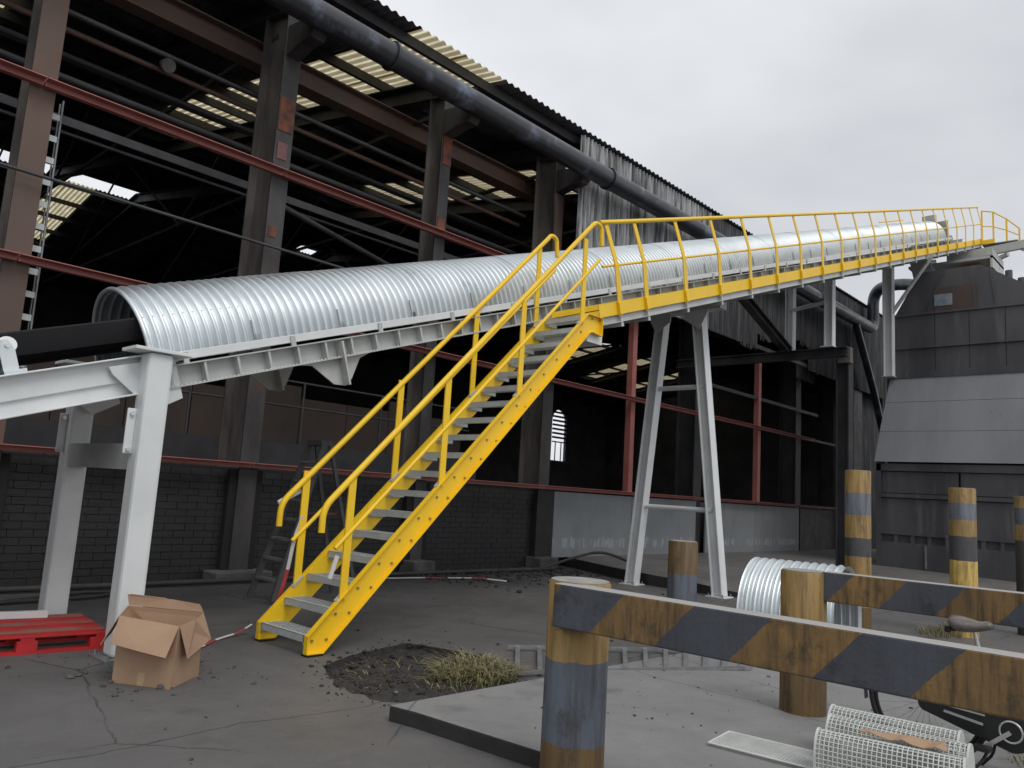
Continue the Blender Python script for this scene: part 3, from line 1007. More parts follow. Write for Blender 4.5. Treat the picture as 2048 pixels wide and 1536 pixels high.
# ================================================================== OVERHEAD PIPE
pipe = thing("overhead_pipe", "fat blue-black pipe running under the shed eave and turning up into the hopper", "pipe", (6.0, 10.5, 8.9))
PY, PZ, PR = 10.1, 8.67, 0.218
MB().tube([(-4, PY, PZ), (30.2, PY, PZ)], PR, 28).build("pipe_run", PIPE, pipe)
pts = bent([(30.2, PY, PZ), (31.05, PY, PZ), (30.95, PY - 0.05, 10.25), (30.3, 8.9, 10.15), (29.3, 7.6, 9.6), (28.6, 6.6, 8.8)], 0.72, 8)
MB().tube(pts, PR * 0.98, 24).build("pipe_elbow", PIPE, pipe)
for xx in (7.3, 13.5, 19.5, 25.5):
    MB().tube([(xx, PY, PZ), (xx + 0.05, PY, PZ)], PR + 0.035, 28).build("pipe_flange", PIPE, pipe)
dp = thing("downpipe", "dark sloping drain pipe dropping from the overhead pipe to the shed corner", "pipe", (30, 10.3, 0))
MB().tube([(29.2, 10.1, 8.5), (30.8, 10.0, 6.2), (32.6, 9.9, 3.0)], 0.13, 14).build("pipe_run", PIPE, dp)

# ================================================================== CONVEYOR
TH = math.atan(0.331)
U = Vector((cos(TH), 0, sin(TH)))
V = Vector((0, 1, 0))
NN = Vector((-sin(TH), 0, cos(TH)))


def cz(x):      # frame bottom line
    return 2.235 + 0.331 * (x - 2.93)


YN, YF = 6.90, 8.16
YC = (YN + YF) / 2 + 0.02
conv = thing("covered_conveyor", "long sloping white conveyor under a corrugated galvanised half-round cover", "conveyor", (2.8, YC, 0))


def cp(x, y, n):    # point on the conveyor: x world, n metres above frame bottom, perpendicular to the slope
    return Vector((x, y, cz(x))) + NN * n


def along(x0, x1, y, n0, n1, th, m_, name, parent=conv, bev=0.0):
    a, b = cp(x0, y, (n0 + n1) / 2), cp(x1, y, (n0 + n1) / 2)
    return MB().bar(a, b, th, n1 - n0, up=NN).build(name, m_, parent, bev=bev)


XE = 30.8
for y_, s_ in ((YN, -1), (YF, 1)):
    # heavy I beam at the tail, channel with stiffeners after the post
    mm = MB()
    for x0, x1 in ((-3.0, 2.80),):
        mm.bar(cp(x0, y_, 0.165), cp(x1, y_, 0.165), 0.012, 0.33, up=NN)
        mm.bar(cp(x0, y_ + s_ * 0.05, 0.008), cp(x1, y_ + s_ * 0.05, 0.008), 0.12, 0.016, up=NN)
        mm.bar(cp(x0, y_ + s_ * 0.05, 0.322), cp(x1, y_ + s_ * 0.05, 0.322), 0.12, 0.016, up=NN)
        mm.bar(cp(x0, y_ + s_ * 0.018, 0.225), cp(x1, y_ + s_ * 0.018, 0.225), 0.03, 0.20, up=NN)
    mm.build("tail_beam", WHT, conv, bev=0.008)
    mm = MB()
    mm.bar(cp(2.8, y_, 0.10), cp(XE, y_, 0.10), 0.012, 0.20, up=NN)
    mm.bar(cp(2.8, y_ + s_ * 0.05, 0.006), cp(XE, y_ + s_ * 0.05, 0.006), 0.11, 0.012, up=NN)
    mm.bar(cp(2.8, y_ + s_ * 0.05, 0.196), cp(XE, y_ + s_ * 0.05, 0.196), 0.11, 0.012, up=NN)
    mm.build("side_channel", WHT2, conv)
    along(2.82, 29.1, y_ + s_ * 0.045, 0.235, 0.31, 0.045, WHT, "cover_rail", bev=0.004)
# serrated edges of the channel flanges
for nlev in (0.018,):
    mm = MB()
    x = 2.85
    while x < 12:
        mm.frame(cp(x, YN - 0.098, nlev), U, V, NN, 0.022, 0.008, 0.007)
        x += 0.04
    mm.build("serrated_edge", WHT, conv, kind='stuff')
st = setm(MB().frame((0, -0.05, 0.10), (1, 0, 0), (0, 1, 0), (0, 0, 1), 0.022, 0.09, 0.18).mesh("stiffener"), WHT2)
ROT = (0, -TH, 0)
x = 2.94
while x < 29:
    inst("stiffener", st, conv, cp(x, YN, 0), ROT)
    x += 0.31 if x < 9 else 0.53
# clips on the rail
clip = setm(MB().frame((0, 0, 0.25), (1, 0, 0), (0, 1, 0), (0, 0, 1), 0.05, 0.022, 0.10).mesh("rail_clip"), WHT2)
x = 3.1
while x < 29:
    inst("rail_clip", clip, conv, cp(x, YN - 0.072, 0), ROT)
    x += 1.05
# hanging gusset pads
for y_ in (YN - 0.02, YF + 0.02):
    mm = MB()
    mm.prism([(-0.46, 0.0), (-0.30, -0.03), (-0.08, -0.26), (0.06, -0.30), (0.15, -0.24), (0.30, -0.04), (0.46, 0.0)], cp(4.62, y_, 0), U, NN, V, 0.02)
    mm.frame(cp(4.66, y_ - 0.06, -0.06), U, V, NN, 0.022, 0.12, 0.46)
    mm.build("gusset_pad", WHT2, conv)
# gusset at the post
for y_ in (YN - 0.075, YF + 0.075):
    MB().prism([(-0.26, 0.27), (0.30, 0.27), (0.30, -0.10), (0.02, -0.16), (-0.24, 0.2)], cp(2.72, y_, 0), U, NN, V, 0.02).build("gusset_plate", WHT, conv, bev=0.004)

# corrugated cover: sheets of 11 corrugations
RC = 0.60
PIT_C = 0.092
NC = 11
LEN = PIT_C * NC


def cover_mesh(r0, name, lap):
    prof = []
    n = NC * 8 + (6 if lap else 0)
    for i in range(n + 1):
        x = PIT_C * i / 8
        prof.append((x, 0.026 * cos(2 * pi * x / PIT_C)))
    angs = []
    path = [(-r0, 0.0), (-r0, 0.06)]
    na = 26
    vs, fs = [], []
    rows_ = []
    for (x, d) in prof:
        row = [(x, -(r0 + d), -0.04), (x, -(r0 + d), 0.05)]
        for k in range(na + 1):
            a = pi - pi * k / na
            row.append((x, (r0 + d) * cos(a), 0.10 + (r0 + d) * sin(a)))
        row += [(x, (r0 + d), 0.05), (x, (r0 + d), -0.04)]
        rows_.append(row)
    w = len(rows_[0])
    for r in rows_:
        vs += r
    for i in range(len(rows_) - 1):
        for k in range(w - 1):
            fs.append((i * w + k, i * w + k + 1, (i + 1) * w + k + 1, (i + 1) * w + k))
    me = MB().add(vs, fs, True).mesh(name)
    me.materials.append(GALV)
    return me


cm = cover_mesh(RC, "cover_sheet", True)
x0c = 2.86
ncov = int((29.0 - x0c) / (LEN * cos(TH)))
for k in range(ncov):
    p = cp(x0c, YC, 0.27) + U * (LEN * k) + NN * (0.004 * (k % 2))
    inst("cover_sheet", cm, conv, p, ROT)
# lap strips where two sheets overlap
lap = MB()
lap.prism([(-RC - 0.030, 0.05), (-RC - 0.026, 0.24), (-RC - 0.02, 0.24), (-RC - 0.024, 0.05)], (0, 0, 0), (0, 1, 0), (0, 0, 1), (1, 0, 0), 0.012)
lap = setm(lap.mesh("lap_seal"), GALVD)
for k in range(1, ncov):
    inst("lap_seal", lap, conv, cp(x0c, YC, 0.27) + U * (LEN * k - 0.01), ROT)
# rim at the open end
ring = [cp(x0c, YC, 0.27) + V * (-(RC + 0.005)) + NN * (-0.04)] + [cp(x0c, YC, 0.27) + V * ((RC + 0.005) * cos(pi - pi * k / 24)) + NN * (0.10 + (RC + 0.005) * sin(pi - pi * k / 24)) for k in range(25)] + [cp(x0c, YC, 0.27) + V * (RC + 0.005) + NN * (-0.04)]
MB().tube(ring, 0.022, 8).build("cover_rim", GALV, conv)
# belt: troughed, on idlers
for nm, sec in (("belt", [(-0.50, 0.65), (-0.42, 0.47), (-0.22, 0.40), (0.22, 0.40), (0.42, 0.47), (0.50, 0.65)]), ("return_belt", [(-0.5, 0.02), (0.5, 0.02)])):
    mm = MB()
    a0, a1 = -3.0, 28.6
    for i in range(len(sec) - 1):
        (ya, na), (yb, nb_) = sec[i], sec[i + 1]
        q = [cp(a0, YC + ya, na), cp(a1, YC + ya, na), cp(a1, YC + yb, nb_), cp(a0, YC + yb, nb_)]
        dn = NN * 0.012
        mm.add(q + [v + dn for v in q], [(0, 1, 2, 3), (7, 6, 5, 4), (0, 4, 5, 1), (1, 5, 6, 2), (2, 6, 7, 3), (3, 7, 4, 0)])
    mm.build(nm, RUBB, conv)


def idler(x):
    c = MB()
    c.tube([cp(x, YC - 0.24, 0.36), cp(x, YC + 0.24, 0.36)], 0.055, 16)
    i = c.build("idler", GALV, conv)
    for s_ in (-1, 1):
        MB().tube([cp(x, YC + s_ * 0.26, 0.365), cp(x, YC + s_ * 0.50, 0.54)], 0.055, 16).build("idler_roller", GALV, i)
        MB().tube([cp(x, YC + s_ * 0.545, 0.565), cp(x, YC + s_ * 0.53, 0.56)], 0.068, 18).build("roller_end", WHT, i)
        b = MB()
        b.prism([(-0.075, 0.33), (0.035, 0.33), (0.035, 0.52), (0.0, 0.60), (-0.05, 0.60), (-0.075, 0.5)], cp(x, YC + s_ * 0.575, 0), U, NN, V, 0.014)
        b.frame(cp(x, YC + s_ * 0.56, 0.345), U, V, NN, 0.16, 0.10, 0.03)
        b.tube([cp(x - 0.01, YC + s_ * 0.60, 0.555), cp(x - 0.01, YC + s_ * 0.57, 0.555)], 0.02, 8)
        b.build("idler_bracket", GALV, i)
    MB().frame(cp(x, YC, 0.34), U, V, NN, 0.1, 1.1, 0.02).build("idler_base", GALV, i)


for x in (1.87, 0.6, -0.7):
    idler(x)
# head frame beyond the cover
mm = MB()
mm.frame(cp(29.2, YC, 0.55), U, V, NN, 0.08, 1.25, 0.72)
mm.frame(cp(29.05, YC - 0.1, 1.02), U, V, NN, 0.25, 0.4, 0.3)
mm.build("head_hood", WHT2, conv)
MB().tube([cp(29.6, YN + 0.05, 0.22), cp(29.6, YF - 0.05, 0.22)], 0.16, 16).build("head_pulley", GALVD, conv)
MB().bar((28.1, 6.75, 10.13), (27.4, 3.4, 10.13), 0.14, 0.26).build("head_beam", WHT2, conv)
MB().bar((29.2, 6.9, 9.7), (28.0, 5.0, 10.0), 0.10, 0.12).build("head_beam", WHT2, conv)
MB().bar((27.7, 4.6, 10.05), (27.5, 2.6, 8.8), 0.12, 0.12).build("head_brace", WHT2, conv)
mm = MB()
mm.prism([(26.6, 9.75), (27.3, 9.95), (28.3, 8.5), (27.7, 8.45)], (0, 7.2, 0), (1, 0, 0), (0, 0, 1), (0, 1, 0), 0.6)
mm.build("discharge_chute", WHT2, conv)
mm = MB()
mm.box(26.8, 28.4, 5.2, 7.6, 9.6, 9.68).box(26.8, 28.4, 5.2, 5.26, 9.3, 9.9)
mm.build("head_platform", WHT2, conv)
MB().box(27.0, 27.6, 5.6, 6.2, 9.1, 9.5).build("drive_motor", YEL, conv, bev=0.03)

# walkway on the near side of the conveyor
WY0, WY1 = 6.04, 6.80


def wz(x):
    return 4.01 + 0.331 * (x - 8.52)


walk = thing("walkway", "sloping inspection walkway with yellow guard rail along the conveyor side", "walkway", (8.5, WY0, 0))


def wp(x, y, n):
    return Vector((x, y, wz(x))) + NN * n


def walong(x0, x1, y, n0, n1, th, m_, name, bev=0.0):
    return MB().bar(wp(x0, y, (n0 + n1) / 2), wp(x1, y, (n0 + n1) / 2), th, n1 - n0, up=NN).build(name, m_, walk, bev=bev)


XW = 29.6
walong(8.06, XW, WY0, 0.0, 0.17, 0.01, YEL, "toe_plate")
walong(8.0, XW, WY1, 0.0, 0.165, 0.01, YEL, "toe_plate")
mm = MB()
mm.bar(wp(8.1, WY0 + 0.05, -0.055), wp(XW, WY0 + 0.05, -0.055), 0.012, 0.10, up=NN)
mm.bar(wp(8.1, WY0 + 0.02, -0.1), wp(XW, WY0 + 0.02, -0.1), 0.06, 0.01, up=NN)
mm.build("edge_channel", WHT2, walk)
mm = MB()
for k in range(9):
    yy = WY0 + 0.06 + k * 0.085
    mm.bar(wp(8.1, yy, 0.0), wp(XW, yy, 0.0), 0.006, 0.03, up=NN)
mm.build("floor_grating", GALVT, walk, kind='stuff')
MB().bar(wp(8.1, (WY0 + WY1) / 2, -0.012), wp(XW, (WY0 + WY1) / 2, -0.012), WY1 - WY0 - 0.04, 0.006, up=NN).build("floor_plate", GALVD, walk)
px = [8.50] + [9.15 + 1.068 * k for k in range(20)]


def rpost(name):
    q = MB()
    q.bar((0, 0, -0.02), (0, -0.05, 0.66), 0.014, 0.095, up=(1, 0, 0))
    q.bar((0, -0.05, 0.655), (0, 0.03, 1.235), 0.014, 0.08, up=(1, 0, 0))
    return setm(q.mesh(name), YEL)


pm = rpost("guard_post")
bk = setm(MB().box(-0.05, 0.05, -0.05, -0.006, 0.0, 0.16).mesh("post_foot"), YEL)
bb = setm(MB().box(-0.012, 0.012, -0.03, 0.03, -0.15, 0.0).mesh("hanger"), WHT)
xs_ = [p for p in px if p < XW]
for x in xs_:
    o = inst("guard_post", pm, walk, wp(x, WY0 - 0.012, 0), ROT)
    o.rotation_euler = (0, -TH, 0)
    inst("post_foot", bk, walk, wp(x + 0.0, WY0, 0), ROT)
    inst("hanger", bb, walk, wp(x + 0.03, WY0 + 0.03, 0), ROT)
TR = 0.03
MB().tube([wp(8.36, WY0 + 0.01, 1.245), wp(xs_[-1] + 0.05, WY0 + 0.01, 1.245)], TR, 10).build("top_rail", YEL, walk)
MB().tube([wp(8.22, WY0 - 0.03, 0.66), wp(xs_[-1] + 0.05, WY0 - 0.03, 0.66)], 0.018, 10).build("mid_rail", YEL, walk)
mm = MB().tube([wp(25.6, 8.0, 1.2), wp(28.0, 8.0, 1.22)], 0.02, 8)
mm.build("far_rail", YEL, walk)
# end stair railing going down at the head
e0 = wp(xs_[-1] + 0.05, WY0, 0)
yy = [WY0, 5.72, 5.35, 5.0]
tops = [1.22, 1.17, 0.9, 0.55]
prev = None
for k in range(4):
    b_ = Vector((e0.x + 0.15 + 0.1 * k, yy[k], e0.z - 0.02 * k))
    MB().bar(b_, b_ + Vector((0, 0, tops[k])), 0.05, 0.05).build("guard_post", YEL, walk)
    if prev is not None:
        MB().tube([prev + Vector((0, 0, tops[k - 1])), b_ + Vector((0, 0, tops[k]))], 0.022, 8).build("end_rail", YEL, walk)
        MB().tube([prev + Vector((0, 0, tops[k - 1] * 0.55)), b_ + Vector((0, 0, tops[k] * 0.55))], 0.018, 8).build("end_rail", YEL, walk)
    prev = b_
MB().box(e0.x + 0.1, e0.x + 0.5, 5.0, WY0, e0.z - 0.03, e0.z + 0.0).build("end_landing", GALVD, walk)
MB().box(e0.x + 0.02, e0.x + 0.09, 5.65, WY0, e0.z - 0.03, e0.z + 0.12).build("end_toe_plate", YEL, walk)
# brackets from the conveyor that carry the walkway
bkm = setm(MB().box(-0.03, 0.03, WY0 - WY0, YN - WY0, -0.17, -0.11).mesh("outrigger"), WHT2)
for x in xs_:
    inst("outrigger", bkm, walk, wp(x + 0.03, WY0, 0), ROT)


# ================================================================== SUPPORT POSTS
def support_post(y, label, s_):
    t = thing("support_post", label, "post", (2.74, y, 0), "white posts carrying the conveyor tail")
    MB().box(2.635, 2.845, y - 0.105, y + 0.105, 0.015, 2.50).build("post_shaft", WHT, t, bev=0.03)
    MB().box(2.44 + 0.06, 2.98, y - 0.15, y + 0.15, 2.502, 2.53).build("cap_plate", WHT, t, bev=0.004)
    bpz = MB().box(2.56, 2.92, y - 0.18, y + 0.18, 0.0, 0.016).build("base_plate", GALVD, t)
    for dx, dy in ((-0.14, -0.145), (0.14, -0.145), (-0.14, 0.145), (0.14, 0.145)):
        MB().tube([(2.74 + dx, y + dy, 0.016), (2.74 + dx, y + dy, 0.05)], 0.013, 6).build("anchor_bolt", GALVD, bpz)
    b = MB().prism([(-0.015, -0.19), (0.06, -0.19), (0.06, 0.19), (-0.015, 0.19)], (2.575, y + s_ * 0.02, 1.83), (1, 0, 0), (0, 0, 1), (0, 1, 0), 0.02).build("bracket_plate", WHT, t, bev=0.01)
    for dz in (-0.18, 0.17):
        MB().tube([(2.595, y + s_ * 0.02 - 0.035, 1.83 + dz * 0.85), (2.595, y + s_ * 0.02, 1.83 + dz * 0.85)], 0.018, 8).build("bolt", GALV, b)
    return t


support_post(6.74, "near white square steel post with cap plate, beside the cardboard box", 1)
support_post(8.42, "far white square steel post standing behind the red pallet", -1)
MB().bar((2.74, 6.85, 1.62), (2.74, 8.31, 1.62), 0.16, 0.22).build("cross_member", WHT2, conv)

# ================================================================== TRESTLE (A frame)
tr = thing("trestle", "white A-frame steel trestle under the middle of the conveyor", "trestle", (12.35, 7.4, 0))
TX = 12.35
for (yb, yt, nm) in ((8.26, 7.78, 0), (6.50, 7.04, 1)):
    MB().ibeam((TX, yb, 0.015), (TX, yt, 5.0), 0.20, 0.20, 0.022, 0.016, up=(0, 1, 0)).build("leg", WHT, tr, bev=0.003)
    bpz = MB().box(TX - 0.17, TX + 0.17, yb - 0.17, yb + 0.17, 0, 0.018).build("base_plate", WHT, tr)
    for dx in (-0.14, 0.14):
        for dy in (-0.13, 0.13):
            MB().tube([(TX + dx, yb + dy, 0.018), (TX + dx, yb + dy, 0.06)], 0.014, 6).build("anchor_bolt", GALVD, bpz)
    s_ = 1 if yb > 7.4 else -1
    MB().prism([(-0.22, 0.42), (0.30, 0.42), (0.30, 0.2), (0.08, -0.22), (-0.22, -0.02)], (TX - 0.1, yt, 4.85), (0, s_, 0), (0, 0, 1), (1, 0, 0), 0.02).build("gusset_plate", WHT, tr)
MB().tube([(TX, 8.12, 1.43), (TX, 6.66, 1.43)], 0.045, 14).build("cross_bar", WHT, tr)
MB().tube([(TX, 7.91, 3.6), (TX, 6.89, 3.6)], 0.045, 14).build("cross_bar", WHT, tr)
MB().box(TX - 0.12, TX + 0.12, 6.55, 8.25, 4.98, 5.20).build("head_beam", WHT2, tr)
MB().prism([(-0.9, -0.02), (0.9, -0.02), (0.9, 0.12), (-0.9, 0.12)], (TX - 0.12, 7.4, 5.05), (0, 1, 0), (0, 0, 1), (1, 0, 0), 0.02).build("head_plate", WHT2, tr)

# short trestle on the cantilever beam
tr2 = thing("short_trestle", "short white steel frame standing on the brown cantilever beam", "trestle", (18.5, 7.5, 5.4))
for (x, y) in ((18.42, 6.98), (18.9, 8.15)):
    MB().ibeam((x, y, 5.44), (x, y, cz(x) - 0.05), 0.20, 0.20, 0.02, 0.014, up=(0, 1, 0)).build("leg", WHT, tr2)
    MB().box(x - 0.2, x + 0.2, y - 0.15, y + 0.15, 5.40, 5.425).build("base_plate", WHT, tr2)
MB().tube([(18.42, 6.98, 6.55), (18.9, 8.15, 6.55)], 0.05, 10).build("cross_bar", WHT, tr2)
# tall column near the hopper
tr3 = thing("tall_column", "tall white steel column with diagonal brace left of the hopper", "column", (23.34, 7.15, 5.445))
MB().ibeam((23.34, 7.15, 5.47), (23.34, 7.15, cz(23.34) - 0.03), 0.24, 0.24, 0.025, 0.018, up=(0, 1, 0)).build("leg", WHT, tr3)
MB().box(23.15, 23.55, 7.0, 7.3, 5.445, 5.468).build("base_plate", WHT2, tr3)
MB().ibeam((26.5, 8.22, 0.1), (26.5, 8.22, cz(26.5) - 0.03), 0.16, 0.16, 0.025, 0.018, up=(0, 1, 0)).build("leg", WHT2, tr3)
MB().tube([(23.33, 7.04, 7.35), (23.33, 5.98, 8.86)], 0.055, 10).build("brace", WHT2, tr3)

# ================================================================== STAIRS
stairs = thing("staircase", "steep yellow steel staircase with grey grating treads in front of the conveyor", "stairs", (4.1, 6.4, 0))
SS = 0.981


def sz(x):          # top line of the stringers
    return 0.17 + SS * (x - 4.0)


SD = 0.285          # vertical thickness of a stringer
for y_, s_ in ((6.03, -1), (6.78, 1)):
    poly = [(4.0, 0.02), (4.0, 0.17), (7.74, 3.84), (8.04, 3.84), (8.04, 3.60), (7.83, 3.62), (7.78, 3.60), (4.17, 0.02)]
    w = MB().prism(poly, (0, y_, 0), (1, 0, 0), (0, 0, 1), (0, 1, 0), 0.008).build("stringer", YEL, stairs)
    fl = MB()
    for a, b in zip(poly, poly[1:] + poly[:1]):
        pa, pb = Vector((a[0], y_ + s_ * 0.028, a[1])), Vector((b[0], y_ + s_ * 0.028, b[1]))
        cen = Vector((6.0, y_ + s_ * 0.028, 2.0))
        fl.bar(pa, pb, 0.056, 0.008, up=(0, 0, 1)) if abs(pb.x - pa.x) > 1e-3 else fl.box(pa.x - 0.004, pa.x + 0.004, pa.y - 0.028, pa.y + 0.028, min(pa.z, pb.z), max(pa.z, pb.z))
    fl.build("stringer_flange", YEL, w)
    for k in range(18):
        tx, tz = 4.0 + 0.2235 * k, 0.17 + 0.2165 * k
        for dx in (0.05, 0.20):
            q = MB()
            yb = y_ + s_ * 0.004
            q.tube([(tx + dx + 0.02, yb, tz - 0.045), (tx + dx + 0.02, yb + s_ * 0.014, tz - 0.045)], 0.013, 6)
            q.build("bolt", BOLT, w)
    MB().box(4.0, 4.16, y_ - 0.05 + s_ * 0.02, y_ + 0.05 + s_ * 0.02, 0.0, 0.018).build("stringer_foot", BLKP, stairs)
MB().box(7.80, 8.12, 6.04, 6.78, 3.50, 3.62).build("landing_bearer", WHT, stairs)
MB().box(8.04, 8.14, 6.06, 6.14, 3.70, 3.84).build("stair_cleat", WHT2, stairs)


def tread_mesh():
    q = MB()
    y0, y1 = 6.045 - 6.4, 6.765 - 6.4
    D = 0.245
    q.box(0, 0.012, y0, y1, -0.06, 0.0)
    q.box(0.0, 0.035, y0, y1, -0.004, 0.004)
    q.box(D - 0.006, D, y0, y1, -0.035, 0.0)
    for yy in (y0, y1 - 0.008):
        q.box(0.0, D, yy, yy + 0.008, -0.08, 0.0)
    for k in range(1, 7):
        q.box(0.012 + k * 0.034 - 0.002, 0.012 + k * 0.034 + 0.002, y0, y1, -0.03, -0.001)
    n = 9
    for k in range(1, n):
        yy = y0 + (y1 - y0) * k / n
        q.box(0.01, D, yy - 0.0025, yy + 0.0025, -0.012, 0.0)
    return setm(q.mesh("tread"), GALVT)


tm = tread_mesh()
for k in range(18):
    inst("tread", tm, stairs, (4.0 + 0.2235 * k, 6.4, 0.17 + 0.2165 * k + 0.005))
for y_, nm in ((6.00, 'n'), (6.81, 'f')):
    g = 0.02 if nm == 'n' else 0.08
    top = bent([(4.03 + g, y_, 1.06), (4.03 + g, y_, 1.28), (7.73 + g, y_, 5.0 + (0.02 if nm == 'n' else 0.0)), (7.80 + g, y_, 5.08), (7.92 + g, y_, 5.06), (7.95 + g, y_, 4.80)], 0.13, 7)
    h = MB().tube(top, 0.030, 12).build("handrail", YEL, stairs)
    MB().tube([(4.19 + g, y_, 0.92), (7.92 + g, y_, 4.61)], 0.021, 10).build("knee_rail", YEL, stairs)
    for k in range(4):
        x = 4.34 + 1.097 * k + (0.0 if nm == 'n' else 0.03)
        zb = sz(x) + 0.0
        p = MB().bar((x, y_, zb - 0.03), (x, y_, zb + 1.075), 0.016, 0.078, up=(1, 0, 0)).build("handrail_post", YEL, stairs)
        f = MB().bar((x - 0.06, y_ + (0.02 if nm == 'n' else -0.02), zb - 0.05), (x + 0.04, y_ + (0.02 if nm == 'n' else -0.02), zb + 0.05), 0.05, 0.012)
        f.build("post_foot", GALVT, p)

# ================================================================== HOPPER
hop = thing("hopper", "big dark steel hopper with light grey flared panels right of the shed", "hopper", (23.5, 5.2, 0.1))
HX = 23.5


def hp(y0, y1, z0, z1, m_, name="panel", x=HX, dx0=0.0, dx1=0.0, t=0.03):
    """panel on the hopper face: dx0 outward at the bottom, dx1 outward at the top"""
    vs = []
    for xx in (0, t):
        vs += [(x - dx0 + xx, y0, z0), (x - dx0 + xx, y1, z0), (x - dx1 + xx, y1, z1), (x - dx1 + xx, y0, z1)]
    return MB().add(vs, [(0, 1, 2, 3), (7, 6, 5, 4), (0, 4, 5, 1), (1, 5, 6, 2), (2, 6, 7, 3), (3, 7, 4, 0)]).build(name, m_, hop)


YR = 2.4
MB().box(HX + 0.06, HX + 8.5, YR, 7.02, 5.5, 7.25).build("upper_bin", HOPD, hop)
MB().box(HX + 0.1, HX + 8.5, YR - 0.2, 7.3, 0.15, 5.5).build("lower_bin", HOPD, hop)
# taper
tp = MB()
tp.add([(HX + 0.04, 7.05, 7.26), (HX + 0.04, YR - 0.4, 6.75), (HX + 0.04, 3.86, 7.80), (HX + 0.04, 4.86, 8.47), (HX + 0.04, 6.38, 8.46),
        (HX + 8.4, 7.05, 7.26), (HX + 8.4, YR - 0.4, 6.75), (HX + 8.4, 3.86, 7.80), (HX + 8.4, 4.86, 8.47), (HX + 8.4, 6.38, 8.46)],
       [(0, 1, 2, 3, 4), (9, 8, 7, 6, 5), (0, 5, 6, 1), (1, 6, 7, 2), (2, 7, 8, 3), (3, 8, 9, 4), (4, 9, 5, 0)])
tp.build("tapered_top", HOPD, hop)
hp(4.95, 6.0, 7.28, 7.95, HOPB, "brown_panel", x=HX + 0.01)
hp(5.55, 6.0, 7.42, 7.75, HOPW, "blue_patch", x=HX - 0.002, t=0.012)
for ya, za, yb, zb in ((6.2, 7.28, 5.75, 8.44), (5.0, 7.28, 5.05, 7.95), (4.5, 7.28, 4.62, 8.3)):
    MB().bar((HX + 0.02, ya, za), (HX + 0.02, yb, zb), 0.04, 0.03, up=(0, 1, 0)).build("seam_rib", HOPD, hop)
ys = [7.05, 6.0, 5.15, 4.3, 3.4, 2.4]
for a, b in zip(ys, ys[1:]):
    hp(b + 0.008, a - 0.008, 6.30, 7.22, HOPD)
    hp(b + 0.008, a - 0.008, 5.62, 6.26, HOPD)
MB().box(HX - 0.05, HX + 0.03, YR, 7.08, 7.21, 7.27).build("ledge", HOPD, hop)
MB().box(HX - 0.07, HX + 0.03, YR, 7.02, 6.25, 6.31).build("ledge", HOPD, hop)
MB().box(HX - 0.03, HX + 0.06, YR, 7.2, 5.42, 5.62).build("ledge", HOPD, hop)
zs = [5.44, 4.72, 3.88, 3.02]
dxs = [0.0, 0.14, 0.30, 0.46]
yl = [7.18, 7.27, 7.38, 7.48]
for k in range(3):
    y0s = (YR, YR)
    vs = []
    for xx in (0, 0.03):
        vs += [(HX - dxs[k + 1] + xx, 2.0, zs[k + 1] + 0.008), (HX - dxs[k + 1] + xx, yl[k + 1], zs[k + 1] + 0.008), (HX - dxs[k] + xx, yl[k], zs[k]), (HX - dxs[k] + xx, 2.0, zs[k])]
    MB().add(vs, [(0, 1, 2, 3), (7, 6, 5, 4), (0, 4, 5, 1), (1, 5, 6, 2), (2, 6, 7, 3), (3, 7, 4, 0)]).build("flared_panel", HOPL, hop)
MB().add([(HX - 0.46, 7.48, 3.02), (HX, 7.18, 5.44), (HX + 0.4, 7.2, 5.44), (HX + 0.4, 7.48, 3.02)], [(0, 1, 2, 3)]).build("flare_cheek", HOPD, hop)
XB = HX - 0.40
MB().box(XB, XB + 0.3, 2.0, 7.44, 2.78, 2.98).build("ledge", HOPD, hop)
hp(2.0, 5.35, 2.18, 2.76, HOPD, x=XB + 0.06)
hp(5.4, 7.3, 2.18, 2.76, HOPD, x=XB + 0.06)
MB().box(XB - 0.02, XB + 0.2, 2.0, 7.32, 2.05, 2.16).build("ledge", HOPD, hop)
hp(2.0, 5.0, 1.12, 2.03, HOPD, x=XB + 0.05)
hp(5.03, 7.32, 1.12, 2.03, HOPD, x=XB + 0.05)
MB().box(XB, XB + 0.5, 7.32, 7.46, 0.15, 3.0).build("corner_post", HOPD, hop)
MB().box(XB, XB + 0.25, 2.0, 7.32, 1.05, 1.12).build("ledge", HOPD, hop)
MB().box(XB + 0.12, XB + 0.3, 2.0, 7.34, 0.84, 1.05).build("recess_back", HOPD, hop)
for k in range(12):
    MB().box(XB + 0.02, XB + 0.12, 6.95 - k * 0.42 - 0.05, 6.95 - k * 0.42 + 0.05, 0.84, 1.05).build("bearing_block", HOPD, hop)
MB().box(XB + 0.02, XB + 2, 2.0, 7.36, 0.1, 0.84).build("plinth", HOPD, hop)
MB().box(XB - 0.02, XB + 0.02, 6.18, 6.22, 0.2, 0.8).build("plinth_edge", GALVD, hop)
# small fittings on the taper
mm = MB().tube([(HX + 0.6, 4.3, 8.1), (HX + 0.6, 4.3, 8.35)], 0.09, 10).tube([(HX + 0.6, 4.0, 7.95), (HX + 0.6, 4.0, 8.1)], 0.1, 10)
mm.build("vent_cap", HOPD, hop)
MB().tube([(HX + 3, 4.2, 8.0), (HX + 3, 2.0, 7.6)], 0.06, 8).build("roof_rail", WHT2, hop)


# ================================================================== BARRIERS AND BOLLARDS
def post_mesh(h, r=0.165, below=0.05):
    q = MB()
    pr = [(0, -below), (r, -below), (r, h - 0.012), (r - 0.012, h), (0, h)]
    n = 36
    q.tube([(0, 0, -below), (0, 0, h - 0.008), (0, 0, h)], [r, r, r - 0.008], n, caps=True)
    return q


